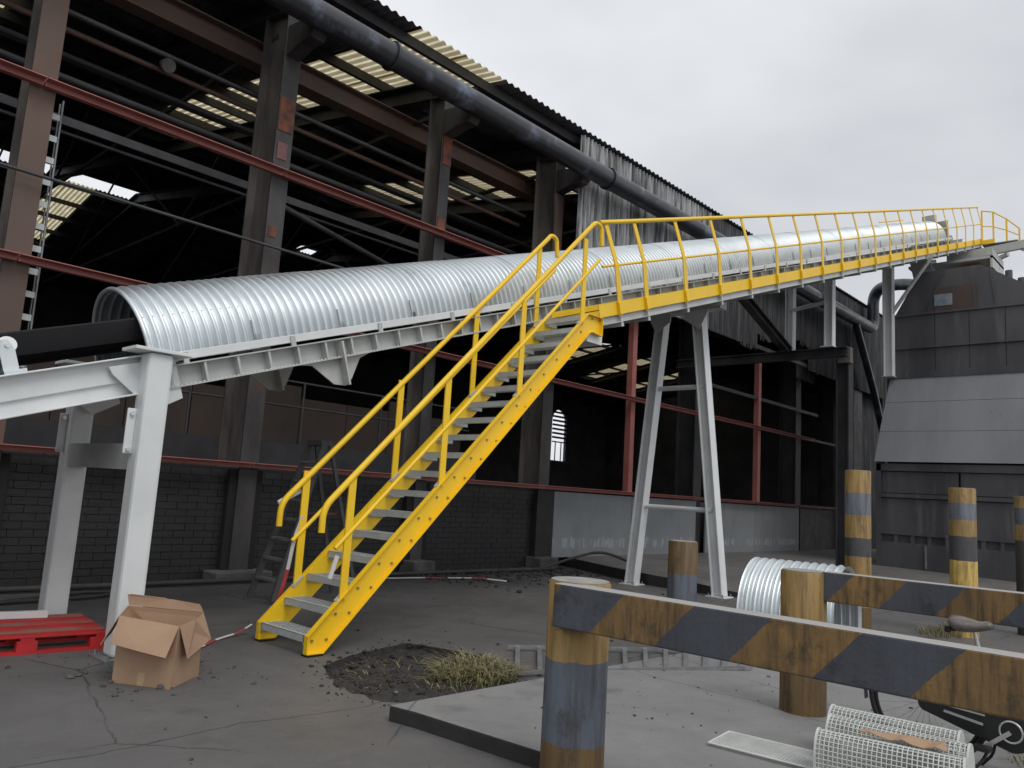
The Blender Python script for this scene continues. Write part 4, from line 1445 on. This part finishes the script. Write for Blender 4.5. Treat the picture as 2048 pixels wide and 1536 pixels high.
CAPC = mat("bare_concrete_cap", (0.36, 0.355, 0.33), (0.22, 0.21, 0.19), 12, rough=0.9)
FP = band_mat("front_post_bands", [(0, YBR), (0.26, GB), (0.665, YB)])
P2 = band_mat("second_post_bands", [(0, YBR), (0.45, YB)])
for (bx, by, h, m_, lab, y0, y1, x_off, yb, lab_) in (
        (3.40, 2.60, 1.065, FP, "nearest", 2.62, -0.9, -0.165, 2.18, ""),
        (5.97, 2.45, 1.06, P2, "second", 2.32, -1.0, 0.0, 2.08, "")):
    lb = "nearest weathered black and yellow striped barrier with thick rust-stained post" if lab == "nearest" else "second black and yellow striped barrier farther back, its post all yellow-brown"
    t = thing("barrier", lb, "barrier", (bx, by, 0), "black and yellow vehicle barriers")
    q = post_mesh(h)
    q.v = [(v[0] + bx, v[1] + by, v[2]) for v in q.v]
    q.build("post", m_, t)
    MB().cyl(bx, by, h + 0.001, h + 0.006, 0.155, 36).build("post_cap", CAPC, t)
    sm = stripe_mat("stripes_" + lab, yb - by, 1.06)
    if lab == "nearest":
        a, b = Vector((3.235, 2.60, 0.957)), Vector((3.487, -0.9, 0.918))
    else:
        a, b = Vector((6.00, by - 0.15, 0.965)), Vector((5.97, -1.0, 0.975))
    MB().bar(a, b, 0.12, 0.215).build("striped_beam", sm, t, bev=0.008)
    e = Vector((b.x + 0.02, -0.75, 0))
    q = post_mesh(h)
    q.v = [(v[0] + e.x + (0.14 if lab == "nearest" else 0), v[1] + e.y, v[2]) for v in q.v]
    q.build("post", m_, t)

B1 = band_mat("bollard_tall", [(0, YBR), (0.30, YB), (0.95, GD), (1.2, YB), (1.5, (0.13, 0.145, 0.175)), (1.79, YB)])
B2 = band_mat("bollard_pale", [(0, (0.62, 0.42, 0.11)), (0.98, GD), (1.3, YB), (1.52, (0.13, 0.145, 0.175)), (1.74, YB)])
B3 = band_mat("bollard_edge", [(0, (0.05, 0.048, 0.045)), (1.0, (0.06, 0.06, 0.06)), (1.28, YB), (1.5, GB), (1.73, YB)])
B4 = band_mat("bollard_short", [(0, GD), (0.2, GB), (0.72, YBR)])
for x, y, h, m_, lb in ((11.05, 3.80, 2.10, B1, "tallest striped bollard, standing between the trestle and the hopper"),
                        (12.05, 2.77, 1.95, B2, "striped bollard with fresh pale yellow foot behind the bicycle saddle"),
                        (13.15, 2.20, 1.90, B3, "rightmost dark-footed striped bollard cut by the picture edge"),
                        (8.06, 4.71, 1.085, B4, "short brown and grey bollard beside the trestle foot")):
    q = post_mesh(h, 0.165)
    o = q.build("bollard", m_)
    o.location = (x, y, 0)
    tag(o, lb, "bollard", "striped steel bollards")
    c = MB().cyl(0, 0, h + 0.001, h + 0.005, 0.155, 32)
    c.v = [(v[0] + x, v[1] + y, v[2]) for v in c.v]
    c.build("bollard_cap", CAPC, o)

# ================================================================== SPARE COVER SHEET ON THE GROUND
sp = thing("spare_cover", "spare half-round corrugated cover sheet lying on the yard behind the barriers", "metal sheet", (9.2, 3.9, 0))


def spare():
    q = MB()
    r0, L_ = 0.60, 1.0
    d = Vector((0.109, -0.994, 0)).normalized()
    w = Vector((0.994, 0.109, 0))
    o = Vector((8.74, 4.14, 0.0))
    n, na = 11 * 8, 24
    rows_ = []
    vs, fs = [], []
    for i in range(n + 1):
        x = L_ * i / n
        dd = 0.026 * cos(2 * pi * x / PIT_C)
        row = [o + d * x + w * (-(r0 + dd)) + Vector((0, 0, 0.005))]
        for k in range(na + 1):
            a = pi - pi * k / na
            row.append(o + d * x + w * ((r0 + dd) * cos(a)) + Vector((0, 0, 0.33 + (r0 + dd) * sin(a))))
        row.append(o + d * x + w * (r0 + dd) + Vector((0, 0, 0.005)))
        rows_ += row
        wd = len(row)
    for i in range(n):
        for k in range(wd - 1):
            fs.append((i * wd + k, i * wd + k + 1, (i + 1) * wd + k + 1, (i + 1) * wd + k))
    q.add(rows_, fs, True)
    q.build("cover_sheet", GALV, sp)


spare()

# ================================================================== BICYCLE
bd = Vector((-0.05, -0.999, 0)).normalized()
bl = Vector((-bd.y, bd.x, 0))
b0 = Vector((5.54, 1.49, slab_z(5.54) - 0.015))
bike = thing("bicycle", "black bicycle with brown saddle leaning behind the nearest barrier", "bicycle", b0)


def bp(e, z, l=0.0):
    return b0 + bd * e + Vector((0, 0, z)) + bl * l


def wheel(e, name="wheel"):
    q = MB()
    c = bp(e, 0.35)
    pts = [c + bd * (0.335 * cos(2 * pi * k / 40)) + Vector((0, 0, 0.335 * sin(2 * pi * k / 40))) for k in range(41)]
    q.tube(pts, 0.02, 8, caps=False)
    w = q.build(name, RUBB, bike)
    pts = [c + bd * (0.308 * cos(2 * pi * k / 40)) + Vector((0, 0, 0.308 * sin(2 * pi * k / 40))) for k in range(41)]
    MB().tube(pts, 0.011, 6, caps=False).build("rim", BLKP, w)
    q = MB()
    for k in range(28):
        a = 2 * pi * k / 28
        a2 = a + (0.35 if k % 2 else -0.35)
        l = 0.03 if k % 4 < 2 else -0.03
        q.tube([c + bl * l + bd * (0.02 * cos(a2)) + Vector((0, 0, 0.02 * sin(a2))), c + bd * (0.3 * cos(a)) + Vector((0, 0, 0.3 * sin(a)))], 0.0014, 4, caps=False)
    q.build("spokes", ALU, w, kind='stuff')
    MB().tube([c - bl * 0.05, c + bl * 0.05], 0.022, 12).build("hub", ALU, w)


wheel(0.0)
wheel(1.12)
q = MB()
cr_, sd2, hd, hd2 = bp(0.47, 0.29), bp(0.31, 0.62), bp(0.98, 0.86), bp(1.0, 0.62)
for a, b, r in ((cr_, sd2, 0.017), (cr_, hd2, 0.02), (cr_.lerp(sd2, 0.45), hd2, 0.016), (hd, hd2, 0.02)):
    q.tube([a, b], r, 10)
for s_ in (-0.055, 0.055):
    q.tube([bp(0, 0.35, s_), cr_ + bl * s_ * 0.5], 0.010, 8)
    q.tube([bp(0, 0.35, s_), bp(0.31, 0.60, s_ * 0.4)], 0.009, 8)
    q.tube([hd2, bp(1.04, 0.5, s_), bp(1.12, 0.35, s_)], 0.011, 8)
q.build("frame", BLKP, bike)
MB().tube([sd2, bp(0.272, 0.815)], 0.013, 10).build("seat_post", ALU, bike)


def saddle():
    q = MB()
    secs = [(-0.135, 0.06, 0.02), (-0.12, 0.09, 0.05), (-0.06, 0.10, 0.065), (0.0, 0.08, 0.055), (0.06, 0.048, 0.042), (0.12, 0.03, 0.036), (0.15, 0.018, 0.02)]
    n = 14
    vs, fs = [], []
    for e, w, h in secs:
        for k in range(n):
            a = 2 * pi * k / n
            vs.append(bp(0.25 + e * 0.82, 0.842 + h * 0.75 * sin(a) + (0.012 if abs(e) > 0.1 else 0), w * cos(a)))
    for i in range(len(secs) - 1):
        for k in range(n):
            fs.append((i * n + k, i * n + (k + 1) % n, (i + 1) * n + (k + 1) % n, (i + 1) * n + k))
    fs += [tuple(range(n)), tuple(range((len(secs) - 1) * n, len(secs) * n))]
    q.add(vs, fs, True)
    o = q.build("saddle", SEAT, bike)
    MB().tube([bp(0.14, 0.79, 0.05), bp(0.14, 0.825, 0.05)], 0.02, 8).tube([bp(0.14, 0.79, -0.05), bp(0.14, 0.825, -0.05)], 0.02, 8).build("saddle_spring", BLKP, o)


saddle()
# chain guard
poly = []
for k in range(9):
    a = pi / 2 + pi * k / 8
    poly.append((0.02 + 0.05 * cos(a), 0.35 + 0.05 * sin(a)))
for k in range(13):
    a = -pi / 2 + pi * k / 12
    poly.append((0.47 + 0.115 * cos(a), 0.29 + 0.115 * sin(a)))
cg = MB().prism(poly, b0 - bl * 0.065, bd, Vector((0, 0, 1)), bl, 0.03).build("chain_guard", BLKP, bike, bev=0.006)
MB().tube([bp(0.47, 0.29, -0.082) + bd * (0.058 * cos(2 * pi * k / 24)) + Vector((0, 0, 0.058 * sin(2 * pi * k / 24))) for k in range(25)], 0.007, 6, caps=False).build("chainring", ALU, cg)
MB().bar(bp(0.05, 0.372, -0.085), bp(0.34, 0.352, -0.085), 0.006, 0.009).bar(bp(0.12, 0.33, -0.085), bp(0.33, 0.30, -0.085), 0.006, 0.014).build("guard_trim", ALU, cg)
for s_, a in ((-1, -2.45), (1, 0.69)):
    e_ = bp(0.47, 0.29, s_ * 0.095)
    t_ = e_ + bd * (0.17 * cos(a)) + Vector((0, 0, 0.17 * sin(a)))
    c_ = MB().bar(e_, t_, 0.014, 0.024).build("crank", ALU, bike)
    MB().frame(t_ + bl * s_ * 0.055, bd, bl, (0, 0, 1), 0.09, 0.085, 0.022).build("pedal", RUBB, c_)
MB().tube(bent([bp(0.36, 0.2, -0.05), bp(0.33, 0.1, -0.10), bp(0.25, 0.01, -0.16)], 0.05), 0.009, 8).tube(bent([bp(0.36, 0.2, 0.05), bp(0.33, 0.1, 0.10), bp(0.25, 0.01, 0.16)], 0.05), 0.009, 8).build("kickstand", BLKP, bike)
pts = [bp(0.0, 0.35) + bd * (0.375 * cos(a)) + Vector((0, 0, 0.375 * sin(a))) for a in [radians(25 + 165 * k / 16) for k in range(17)]]
q = MB()
for i in range(16):
    q.bar(pts[i], pts[i + 1], 0.05, 0.004, up=(pts[i] - bp(0, 0.35)))
q.build("mudguard", BLKP, bike)
MB().tube([hd, bp(0.95, 1.0)], 0.014, 10).build("stem", ALU, bike)
MB().tube(bent([bp(0.78, 0.98, 0.22), bp(0.9, 1.03, 0.22), bp(0.97, 1.03, 0.08), bp(0.97, 1.03, -0.08), bp(0.9, 1.03, -0.22), bp(0.78, 0.98, -0.22)], 0.08), 0.012, 10).build("handlebar", ALU, bike)


# ================================================================== MESH GUARDS
def mesh_guard(c, L_, hw, h, label, d=Vector((0.20, -0.98, 0))):
    d = d.normalized()
    w = Vector((-d.y, d.x, 0))
    z0 = slab_z(c[0]) + 0.004
    o = Vector((c[0], c[1], z0))
    t = thing("mesh_guard", label, "guard", o, "white wire mesh machine guards")

    def sec(k, n, g=0.0):      # cross-section: straight sides, rounded top
        q = k / n
        per = [(-hw, 0)]
        a = pi - pi * q
        return ((hw + g) * cos(a), 0.06 + (h - 0.06 + g) * (sin(a) ** 0.8 if sin(a) > 0 else 0))
    nn = 16
    prof = [(-hw, 0.0)] + [sec(k, nn) for k in range(nn + 1)] + [(hw, 0.0)]
    q = MB()
    k = 0.0
    s = 0.02
    while s < L_ - 0.01:
        q.tube([o + d * (s - L_ / 2) + w * p[0] + Vector((0, 0, p[1])) for p in prof], 0.0035, 4, caps=False)
        s += 0.024
    # longitudinal wires evenly along the profile
    per, pts = 0, [prof[0]]
    for a, b in zip(prof, prof[1:]):
        ln = sqrt((b[0] - a[0]) ** 2 + (b[1] - a[1]) ** 2)
        st_ = 0.0
        while per + (ln - st_) >= 0.024:
            st_ += 0.024 - per
            per = 0
            pts.append((a[0] + (b[0] - a[0]) * st_ / ln, a[1] + (b[1] - a[1]) * st_ / ln))
        per += ln - st_
    for p in pts:
        q.tube([o - d * (L_ / 2) + w * p[0] + Vector((0, 0, p[1])), o + d * (L_ / 2) + w * p[0] + Vector((0, 0, p[1]))], 0.0035, 4, caps=False)
    q.build("wire_mesh", WMESH, t, kind='stuff')
    poly = [(-hw - 0.010, 0)] + [sec(k, nn, 0.010) for k in range(nn + 1)] + [(hw + 0.010, 0)]
    for e in (-1, 1):
        MB().prism(poly, o + d * (e * L_ / 2), w, Vector((0, 0, 1)), d, 0.012).build("end_plate", WMESH, t)
    for sx in (-1, 1):
        MB().bar(o - d * L_ / 2 + w * sx * hw + Vector((0, 0, 0.015)), o + d * L_ / 2 + w * sx * hw + Vector((0, 0, 0.015)), 0.006, 0.03).build("edge_strip", WMESH, t)
    return t


mesh_guard((5.125, 1.56), 0.69, 0.115, 0.265, "rear of the three white wire mesh guards, nearest the bicycle wheel", Vector((0.07, -0.998, 0)))
mesh_guard((4.865, 1.465), 0.71, 0.10, 0.262, "middle white wire mesh guard, between the other two", Vector((0.07, -0.998, 0)))
mesh_guard((4.655, 1.445), 0.71, 0.095, 0.225, "front white wire mesh guard, nearest the flat mesh mat", Vector((0.16, -0.987, 0)))
fm = thing("wire_mesh_mat", "flat white wire mesh panel lying on the slab left of the guards", "panel", (4.7, 2.0, slab_z(4.7)))
q = MB()
d_ = Vector((0.10, -0.995, 0)).normalized()
w_ = Vector((0.995, 0.10, 0))
o_ = Vector((4.50, 2.42, slab_z(4.5) + 0.018))
s = 0.0
while s <= 0.92:
    q.tube([o_ + d_ * s, o_ + d_ * s + w_ * 0.33 + Vector((0, 0, -0.006))], 0.0030, 4)
    s += 0.02
for k in range(18):
    q.tube([o_ + w_ * (0.33 * k / 17), o_ + w_ * (0.33 * k / 17) + d_ * 0.92], 0.0030, 4)
q.build("wire_mesh", WMESH, fm, kind='stuff')
q = MB()
for a, b in ((o_, o_ + w_ * 0.33), (o_ + d_ * 0.92, o_ + d_ * 0.92 + w_ * 0.33), (o_, o_ + d_ * 0.92), (o_ + w_ * 0.33, o_ + w_ * 0.33 + d_ * 0.92)):
    q.tube([a, b], 0.006, 6)
q.build("panel_frame", WMESH, fm)
# torn cardboard strip on the guards
cs = MB()
a0 = Vector((4.735, 1.62, 0.318))
vs = []
for k in range(9):
    t_ = k / 8
    p = a0 + Vector((0.06 * t_, -0.42 * t_, 0.006 * sin(k * 1.9) + 0.004 * t_))
    wd = Vector((0.04, 0.012, 0.010 + 0.006 * cos(k * 2.3))) * (0.3 + 0.75 * min(1, t_ * 1.6))
    vs += [p - wd, p + wd, p - wd - Vector((0, 0, .004)), p + wd - Vector((0, 0, .004))]
fs = []
for k in range(8):
    i = 4 * k
    fs += [(i, i + 1, i + 5, i + 4), (i + 2, i + 6, i + 7, i + 3), (i, i + 4, i + 6, i + 2), (i + 1, i + 3, i + 7, i + 5)]
fs += [(0, 2, 3, 1), (32, 33, 35, 34)]
cs.add(vs, fs)
tag(cs.build("cardboard_scrap", CARD), "torn strip of brown cardboard lying between the front and middle mesh guards", "cardboard")

# ================================================================== LADDER SECTION ON THE GROUND
gl = thing("cable_ladder", "length of grey cable ladder lying flat on the yard behind the nearest barrier post", "cable ladder", (6.4, 4.2, 0))
p1, p2, p3, p4 = Vector((5.79, 5.27, 0.02)), Vector((4.98, 4.52, 0.02)), Vector((7.98, 3.78, 0.02)), Vector((7.14, 3.41, 0.02))
q1, q2 = p1, p3
for a, b in ((p1, p3), (p2, p4)):
    e = a + (b - a) * 1.0
    MB().bar(a + Vector((0, 0, .02)), e + Vector((0, 0, .02)), 0.014, 0.035).build("ladder_rail", GALVD, gl)
for k in range(12):
    t_ = (k + 0.45) / 12
    a, b = p1.lerp(p3, t_), p2.lerp(p4, t_)
    MB().bar(a + Vector((0, 0, .015)), b + Vector((0, 0, .015)), 0.042, 0.02).build("rung", GALVD, gl)

# ================================================================== CARDBOARD BOX
BA, BB = Vector((0.51, -0.86, 0)).normalized(), Vector((0.78, 0.62, 0)).normalized()
bo = Vector((2.40, 5.98, 0.0))
box = thing("cardboard_box", "open brown cardboard box with drooping flaps in front of the white post", "box", bo)


def bq(a, b, z):
    return bo + BA * a + BB * b + Vector((0, 0, z))


LA, LB, HB = 0.46, 0.44, 0.40


def sheet(pts, name, t=0.006):
    pts = [Vector(p) for p in pts]
    n = (pts[1] - pts[0]).cross(pts[2] - pts[0]).normalized()
    m_ = len(pts)
    return MB().add([p + n * t / 2 for p in pts] + [p - n * t / 2 for p in pts], [tuple(range(m_)), tuple(reversed(range(m_, 2 * m_)))] + [(i, m_ + i, m_ + (i + 1) % m_, (i + 1) % m_) for i in range(m_)]).build(name, CARD, box)


fl, fr, br, bl_ = bq(0, 0, 0), bq(LA, 0, 0), bq(LA, LB, 0), bq(0, LB, 0)
tfl, tfr = bq(-0.01, 0.01, 0.455), bq(LA + 0.03, -0.01, 0.43)
tbl, tbr = Vector((2.60, 6.34, 0.47)), Vector((2.985, 5.90, 0.455))
mid = bq(LA + 0.045, LB * 0.45, 0.445)
sheet([fl, fr, tfr, tfl], "box_side")
sheet([fr, br, tbr, mid, tfr], "box_side")
sheet([br, bl_, tbl, tbr], "box_side")
sheet([bl_, fl, tfl, tbl], "box_side")
sheet([fl + Vector((0, 0, .004)), fr + Vector((0, 0, .004)), br + Vector((0, 0, .004)), bl_ + Vector((0, 0, .004))], "box_bottom")
sheet([tfl + Vector((0, 0, .004)), tfr + Vector((0, 0, .004)), bq(LA + 0.01, -0.12, 0.235), bq(0.25, -0.125, 0.262), bq(0.01, -0.10, 0.285)], "flap")
sheet([tfr + Vector((0.004, 0, .004)), mid + Vector((0.004, 0, .004)), tbr + Vector((0, 0, .004)), tbr + Vector((0.06, -0.05, -0.19)), tfr + Vector((0.085, -0.005, -0.225))], "flap")
sheet([tbr + Vector((0, 0, .004)), tbl + Vector((0, 0, .004)), tbl + Vector((-0.012, 0.02, 0.085)), tbl.lerp(tbr, 0.6) + Vector((0, 0.02, 0.075)), tbr + Vector((-0.02, 0.03, 0.06))], "flap")
sheet([tfl + Vector((-0.004, 0, .004)), tbl + Vector((-0.004, 0, .004)), tbl + Vector((-0.13, -0.06, -0.18)), tfl + Vector((-0.09, 0.05, -0.20))], "flap")
TAN = mat("packing_tape", (0.50, 0.36, 0.22), (0.42, 0.29, 0.17), 8, rough=0.25)
nf = (BA.cross(Vector((0, 0, 1)))).normalized() * 0.0045
for p_, q_ in (((fl + fr) / 2, (tfl + tfr) / 2),):
    n_ = nf if nf.dot(bo) < 0 else -nf
    MB().bar(p_ + n_, p_.lerp(q_, 0.42) + n_, 0.055, 0.0012, up=n_).build("tape_strip", TAN, box)
# creases and torn tape along the rim
MB().bar(tbl + Vector((0, 0, 0.086)), tbl.lerp(tbr, 0.5) + Vector((0, 0.02, 0.078)), 0.010, 0.006).build("torn_edge", CARD, box)

# ================================================================== RED PALLET
pal = thing("pallet", "worn red wooden pallet lying between the two white posts", "pallet", (2.1, 7.6, 0))
PA, PB = Vector((-0.99, 0.12, 0)).normalized(), Vector((0.10, 0.995, 0)).normalized()
po = Vector((2.78, 7.10, 0))


def pp(a, b, z):
    return po + PA * a + PB * b + Vector((0, 0, z))


for k in range(6):
    b = 0.07 + k * 0.172
    MB().bar(pp(0, b, 0.134), pp(1.2, b, 0.134), 0.125, 0.02).build("deck_board", PALR if k in (0, 2, 4) else PALW, pal, bev=0.003)
for a in (0.05, 0.6, 1.15):
    MB().bar(pp(a, 0, 0.113), pp(a, 1.0, 0.113), 0.1, 0.02).build("cross_board", PALR, pal)
for b in (0.05, 0.5, 0.95):
    MB().bar(pp(0, b, 0.011), pp(1.2, b, 0.011), 0.1, 0.02).build("bottom_board", PALR, pal)
    for a in (0.07, 0.6, 1.13):
        MB().frame(pp(a, b, 0.062), PA, PB, (0, 0, 1), 0.145, 0.1, 0.08).build("block", PALR, pal)
q = MB()
q.bar((1.2, 8.22, 0.175), (2.56, 7.98, 0.175), 0.07, 0.06)
tag(q.build("steel_bar", WHT, bev=0.004), "long white painted steel bar resting on the rear of the red pallet", "bar")

# ================================================================== STEP LADDER
sl = thing("step_ladder", "dark folding step ladder standing behind the yellow staircase", "ladder", (5.9, 9.0, 0))
apex = Vector((5.95, 9.25, 2.05))
for y_ in (8.72, 9.28):
    MB().bar((5.28, y_, 0.02), (5.88, y_ * 0.6 + 9.0 * 0.4, 2.0), 0.035, 0.075, up=(1, 0, 0)).build("ladder_rail", LADD, sl)
    MB().bar((6.52, y_, 0.02), (5.98, y_ * 0.6 + 9.0 * 0.4, 2.0), 0.03, 0.05, up=(1, 0, 0)).build("rear_leg", LADD, sl)
for k in range(7):
    z = 0.26 + k * 0.25
    t_ = z / 2.0
    x = 5.28 + 0.60 * t_
    hw = 0.28 - 0.11 * t_
    MB().box(x - 0.04, x + 0.05, 9.0 - hw, 9.0 + hw, z - 0.015, z + 0.015).build("step", GALVD, sl)
MB().box(5.83, 6.03, 8.83, 9.17, 1.99, 2.05).build("top_cap", LADD, sl)
MB().bar((5.62, 8.84, 1.1), (6.22, 8.84, 1.1), 0.01, 0.025).build("spreader", RUST, sl)

# ================================================================== TAPE, HOSES, GROUND PIPE
def ribbon(pts, w, mats_, name, label, seg=6, up=(0, 0, 1)):
    t = thing(name, label, "tape", pts[0])
    n = 0
    pts = bent(pts, 0.12, 3)
    tot = len(pts) - 1
    chunk = max(1, tot // seg)
    i = 0
    while i < tot:
        j = min(tot, i + chunk)
        q = MB()
        for k in range(i, j):
            if (pts[k + 1] - pts[k]).length > 1e-4:
                q.bar(pts[k], pts[k + 1], 0.002, w, up=up)
        if q.f:
            q.build("tape_length", mats_[n % 2], t)
        n += 1
        i = j
    return t


ribbon([(3.15, 6.55, .012), (3.45, 6.75, .02), (3.7, 7.0, .012), (3.98, 7.12, .03), (4.1, 7.1, .10)], 0.022, (TAPEW, TAPER), "barrier_tape", "red and white tape lying on the yard between box and stairs", 4, up=(0, 1, 0.3))
ribbon([(4.36, 6.80, 1.16), (4.30, 6.82, .95), (4.28, 6.86, .6), (4.22, 6.90, .28), (4.15, 6.9, .1)], 0.04, (TAPEW, TAPER), "barrier_tape", "red and white tape hanging from the far stair handrail", 2, up=(1, 0, 0))
ribbon([(8.3, 10.3, .02), (8.9, 10.1, .03), (9.4, 10.0, .02), (9.8, 9.7, .04), (10.1, 9.3, .02)], 0.028, (TAPEW, TAPER), "barrier_tape", "red and white tape crumpled on the ground by the brick wall", 4, up=(0, 1, 0.4))
tag(MB().bar((4.1, 6.85, 1.28), (4.36, 6.85, 1.42), 0.03, 0.045).build("plastic_strip", TAPEW, bev=0.008), "strip of white plastic tied to the far lower handrail end", "strip")
tag(MB().bar((4.22, 5.97, 0.86), (4.16, 5.97, 0.66), 0.012, 0.04, up=(1, 0, 0)).build("plastic_strip", TAPEW), "thin white plastic strip hanging below the near handrail end", "strip")
gp = MB().tube([(-2, 10.6, .045), (5.6, 10.55, .05), (9.5, 10.5, .05), (12.6, 10.35, .05)], 0.036, 12)
tag(gp.build("ground_pipe", HOSE), "dark pipe lying along the foot of the black brick wall", "pipe")
hz = MB().tube(bent([(1.6, 9.3, .03), (2.6, 9.75, .03), (3.7, 10.25, .03), (4.0, 10.05, .03), (3.6, 9.8, .03), (2.2, 9.7, .03), (1.0, 10.0, .03)], 0.25, 6), 0.021, 10)
tag(hz.build("hose", HOSE), "dirty dark hose looped on the ground beyond the red pallet", "hose")
h2 = MB().tube(bent([(12.2, 10.35, .05), (13.3, 10.4, .25), (13.9, 10.1, .42), (14.2, 9.6, .24)], 0.3, 6), 0.03, 8)
tag(h2.build("hose", HOSE), "black hose end arching up onto the rear slab edge", "hose")

# ================================================================== GRASS, DEBRIS (stuff)
rg_ = random.Random(11)


def blades(cx, cy, rx, ry, n, h0, h1, name, lean=0.6, zf=None):
    q = MB()
    for _ in range(n):
        a, r = rg_.uniform(0, 2 * pi), sqrt(rg_.random())
        x, y = cx + rx * r * cos(a), cy + ry * r * sin(a)
        z = zf(x, y) if zf else 0.0
        h = rg_.uniform(h0, h1) * (1.1 - 0.5 * r)
        b = rg_.uniform(0, 2 * pi)
        ln = rg_.uniform(0.2, lean) * h + r * 0.3 * h
        dx, dy = ln * cos(b) + (x - cx) * 0.3, ln * sin(b) + (y - cy) * 0.3
        w = rg_.uniform(0.003, 0.0065)
        px_, py_ = -sin(b) * w, cos(b) * w
        p0, p1_, p2_ = (x, y, z - 0.01), (x + dx * 0.35, y + dy * 0.35, z + h * 0.7), (x + dx * 1.2, y + dy * 1.2, z + h * rg_.uniform(0.5, 1.0))
        q.add([(p0[0] - px_, p0[1] - py_, p0[2]), (p0[0] + px_, p0[1] + py_, p0[2]), (p1_[0] + px_ * .8, p1_[1] + py_ * .8, p1_[2]), (p1_[0] - px_ * .8, p1_[1] - py_ * .8, p1_[2]), p2_],
              [(0, 1, 2, 3), (3, 2, 4)])
    q.build(name, STRAW, kind='stuff')


pz = lambda x, y: pit_depth(x, y)
blades(4.80, 4.72, 0.30, 0.33, 1000, 0.07, 0.26, "grass_tuft", 1.3, pz)
blades(4.62, 4.60, 0.45, 0.30, 180, 0.05, 0.17, "grass_tuft", 1.6, pz)
blades(4.45, 5.2, 0.7, 0.6, 90, 0.02, 0.07, "dry_straw", 3.0, pz)
blades(11.9, 3.0, 0.5, 0.25, 200, 0.06, 0.2, "weeds")
blades(6.3, 0.9, 0.5, 0.3, 420, 0.05, 0.2, "weeds")
blades(13.3, 5.9, 0.7, 0.3, 160, 0.04, 0.14, "weeds")


_g = (1 + sqrt(5)) / 2
_n = sqrt(1 + _g * _g)
ICO_V = [(a / _n, b / _n, c / _n) for a, b, c in ((-1, _g, 0), (1, _g, 0), (-1, -_g, 0), (1, -_g, 0), (0, -1, _g), (0, 1, _g), (0, -1, -_g), (0, 1, -_g), (_g, 0, -1), (_g, 0, 1), (-_g, 0, -1), (-_g, 0, 1))]
ICO_F = [(0, 11, 5), (0, 5, 1), (0, 1, 7), (0, 7, 10), (0, 10, 11), (1, 5, 9), (5, 11, 4), (11, 10, 2), (10, 7, 6), (7, 1, 8), (3, 9, 4), (3, 4, 2), (3, 2, 6), (3, 6, 8), (3, 8, 9), (4, 9, 5), (2, 4, 11), (6, 2, 10), (8, 6, 7), (9, 8, 1)]


def rocks(n, fn, name, s0, s1, m_, sd_):
    q = MB()
    rr = random.Random(sd_)
    for _ in range(n):
        x, y, z = fn(rr)
        s = rr.uniform(s0, s1) * (rr.random() ** 2 + 0.3)
        ex, ey, ez = rr.uniform(.7, 1.2), rr.uniform(.7, 1.2), rr.uniform(.5, .85)
        ph = rr.uniform(0, 6.28)
        vs = []
        for a, b, c in ICO_V:
            k = s * rr.uniform(.78, 1.15)
            a, b = a * cos(ph) - b * sin(ph), a * sin(ph) + b * cos(ph)
            vs.append((x + k * a * ex, y + k * b * ey, z + k * c * ez + s * 0.25))
        q.add(vs, ICO_F)
    q.build(name, m_, kind='stuff')


rocks(420, lambda r: (r.uniform(1.5, 12), r.uniform(3.0, 10.5), 0.0), "gravel", 0.006, 0.022, STONE, 1)
rocks(160, lambda r: (r.uniform(2.2, 3.4), r.uniform(5.4, 7.2), 0.0), "gravel", 0.005, 0.03, CONC, 5)


def pitpt(r):
    x, y = r.uniform(3.75, 5.2), r.uniform(4.5, 5.85)
    return x, y, pit_depth(x, y)


rocks(420, pitpt, "soil_clods", 0.008, 0.04, SOIL, 2)


def pitrim(r):
    k = r.randrange(len(PIT))
    x, y = PIT[k]
    return x + r.gauss(0, 0.10), y + r.gauss(0, 0.10), 0.0


rocks(380, pitrim, "soil_crumbs", 0.004, 0.022, SOIL, 8)


def wallheap(r):
    x = r.uniform(9.0, 13.2)
    y = 11.0 - abs(r.gauss(0, 1)) * 0.9
    return x, y, 0.0


rocks(1100, wallheap, "coal_spill", 0.012, 0.06, SOIL, 3)


def slabpt(r):
    x, y = r.uniform(3.7, 7.0), r.uniform(1.2, 4.0)
    return x, y, slab_z(x)


rocks(150, slabpt, "grit", 0.004, 0.016, STONE, 4)
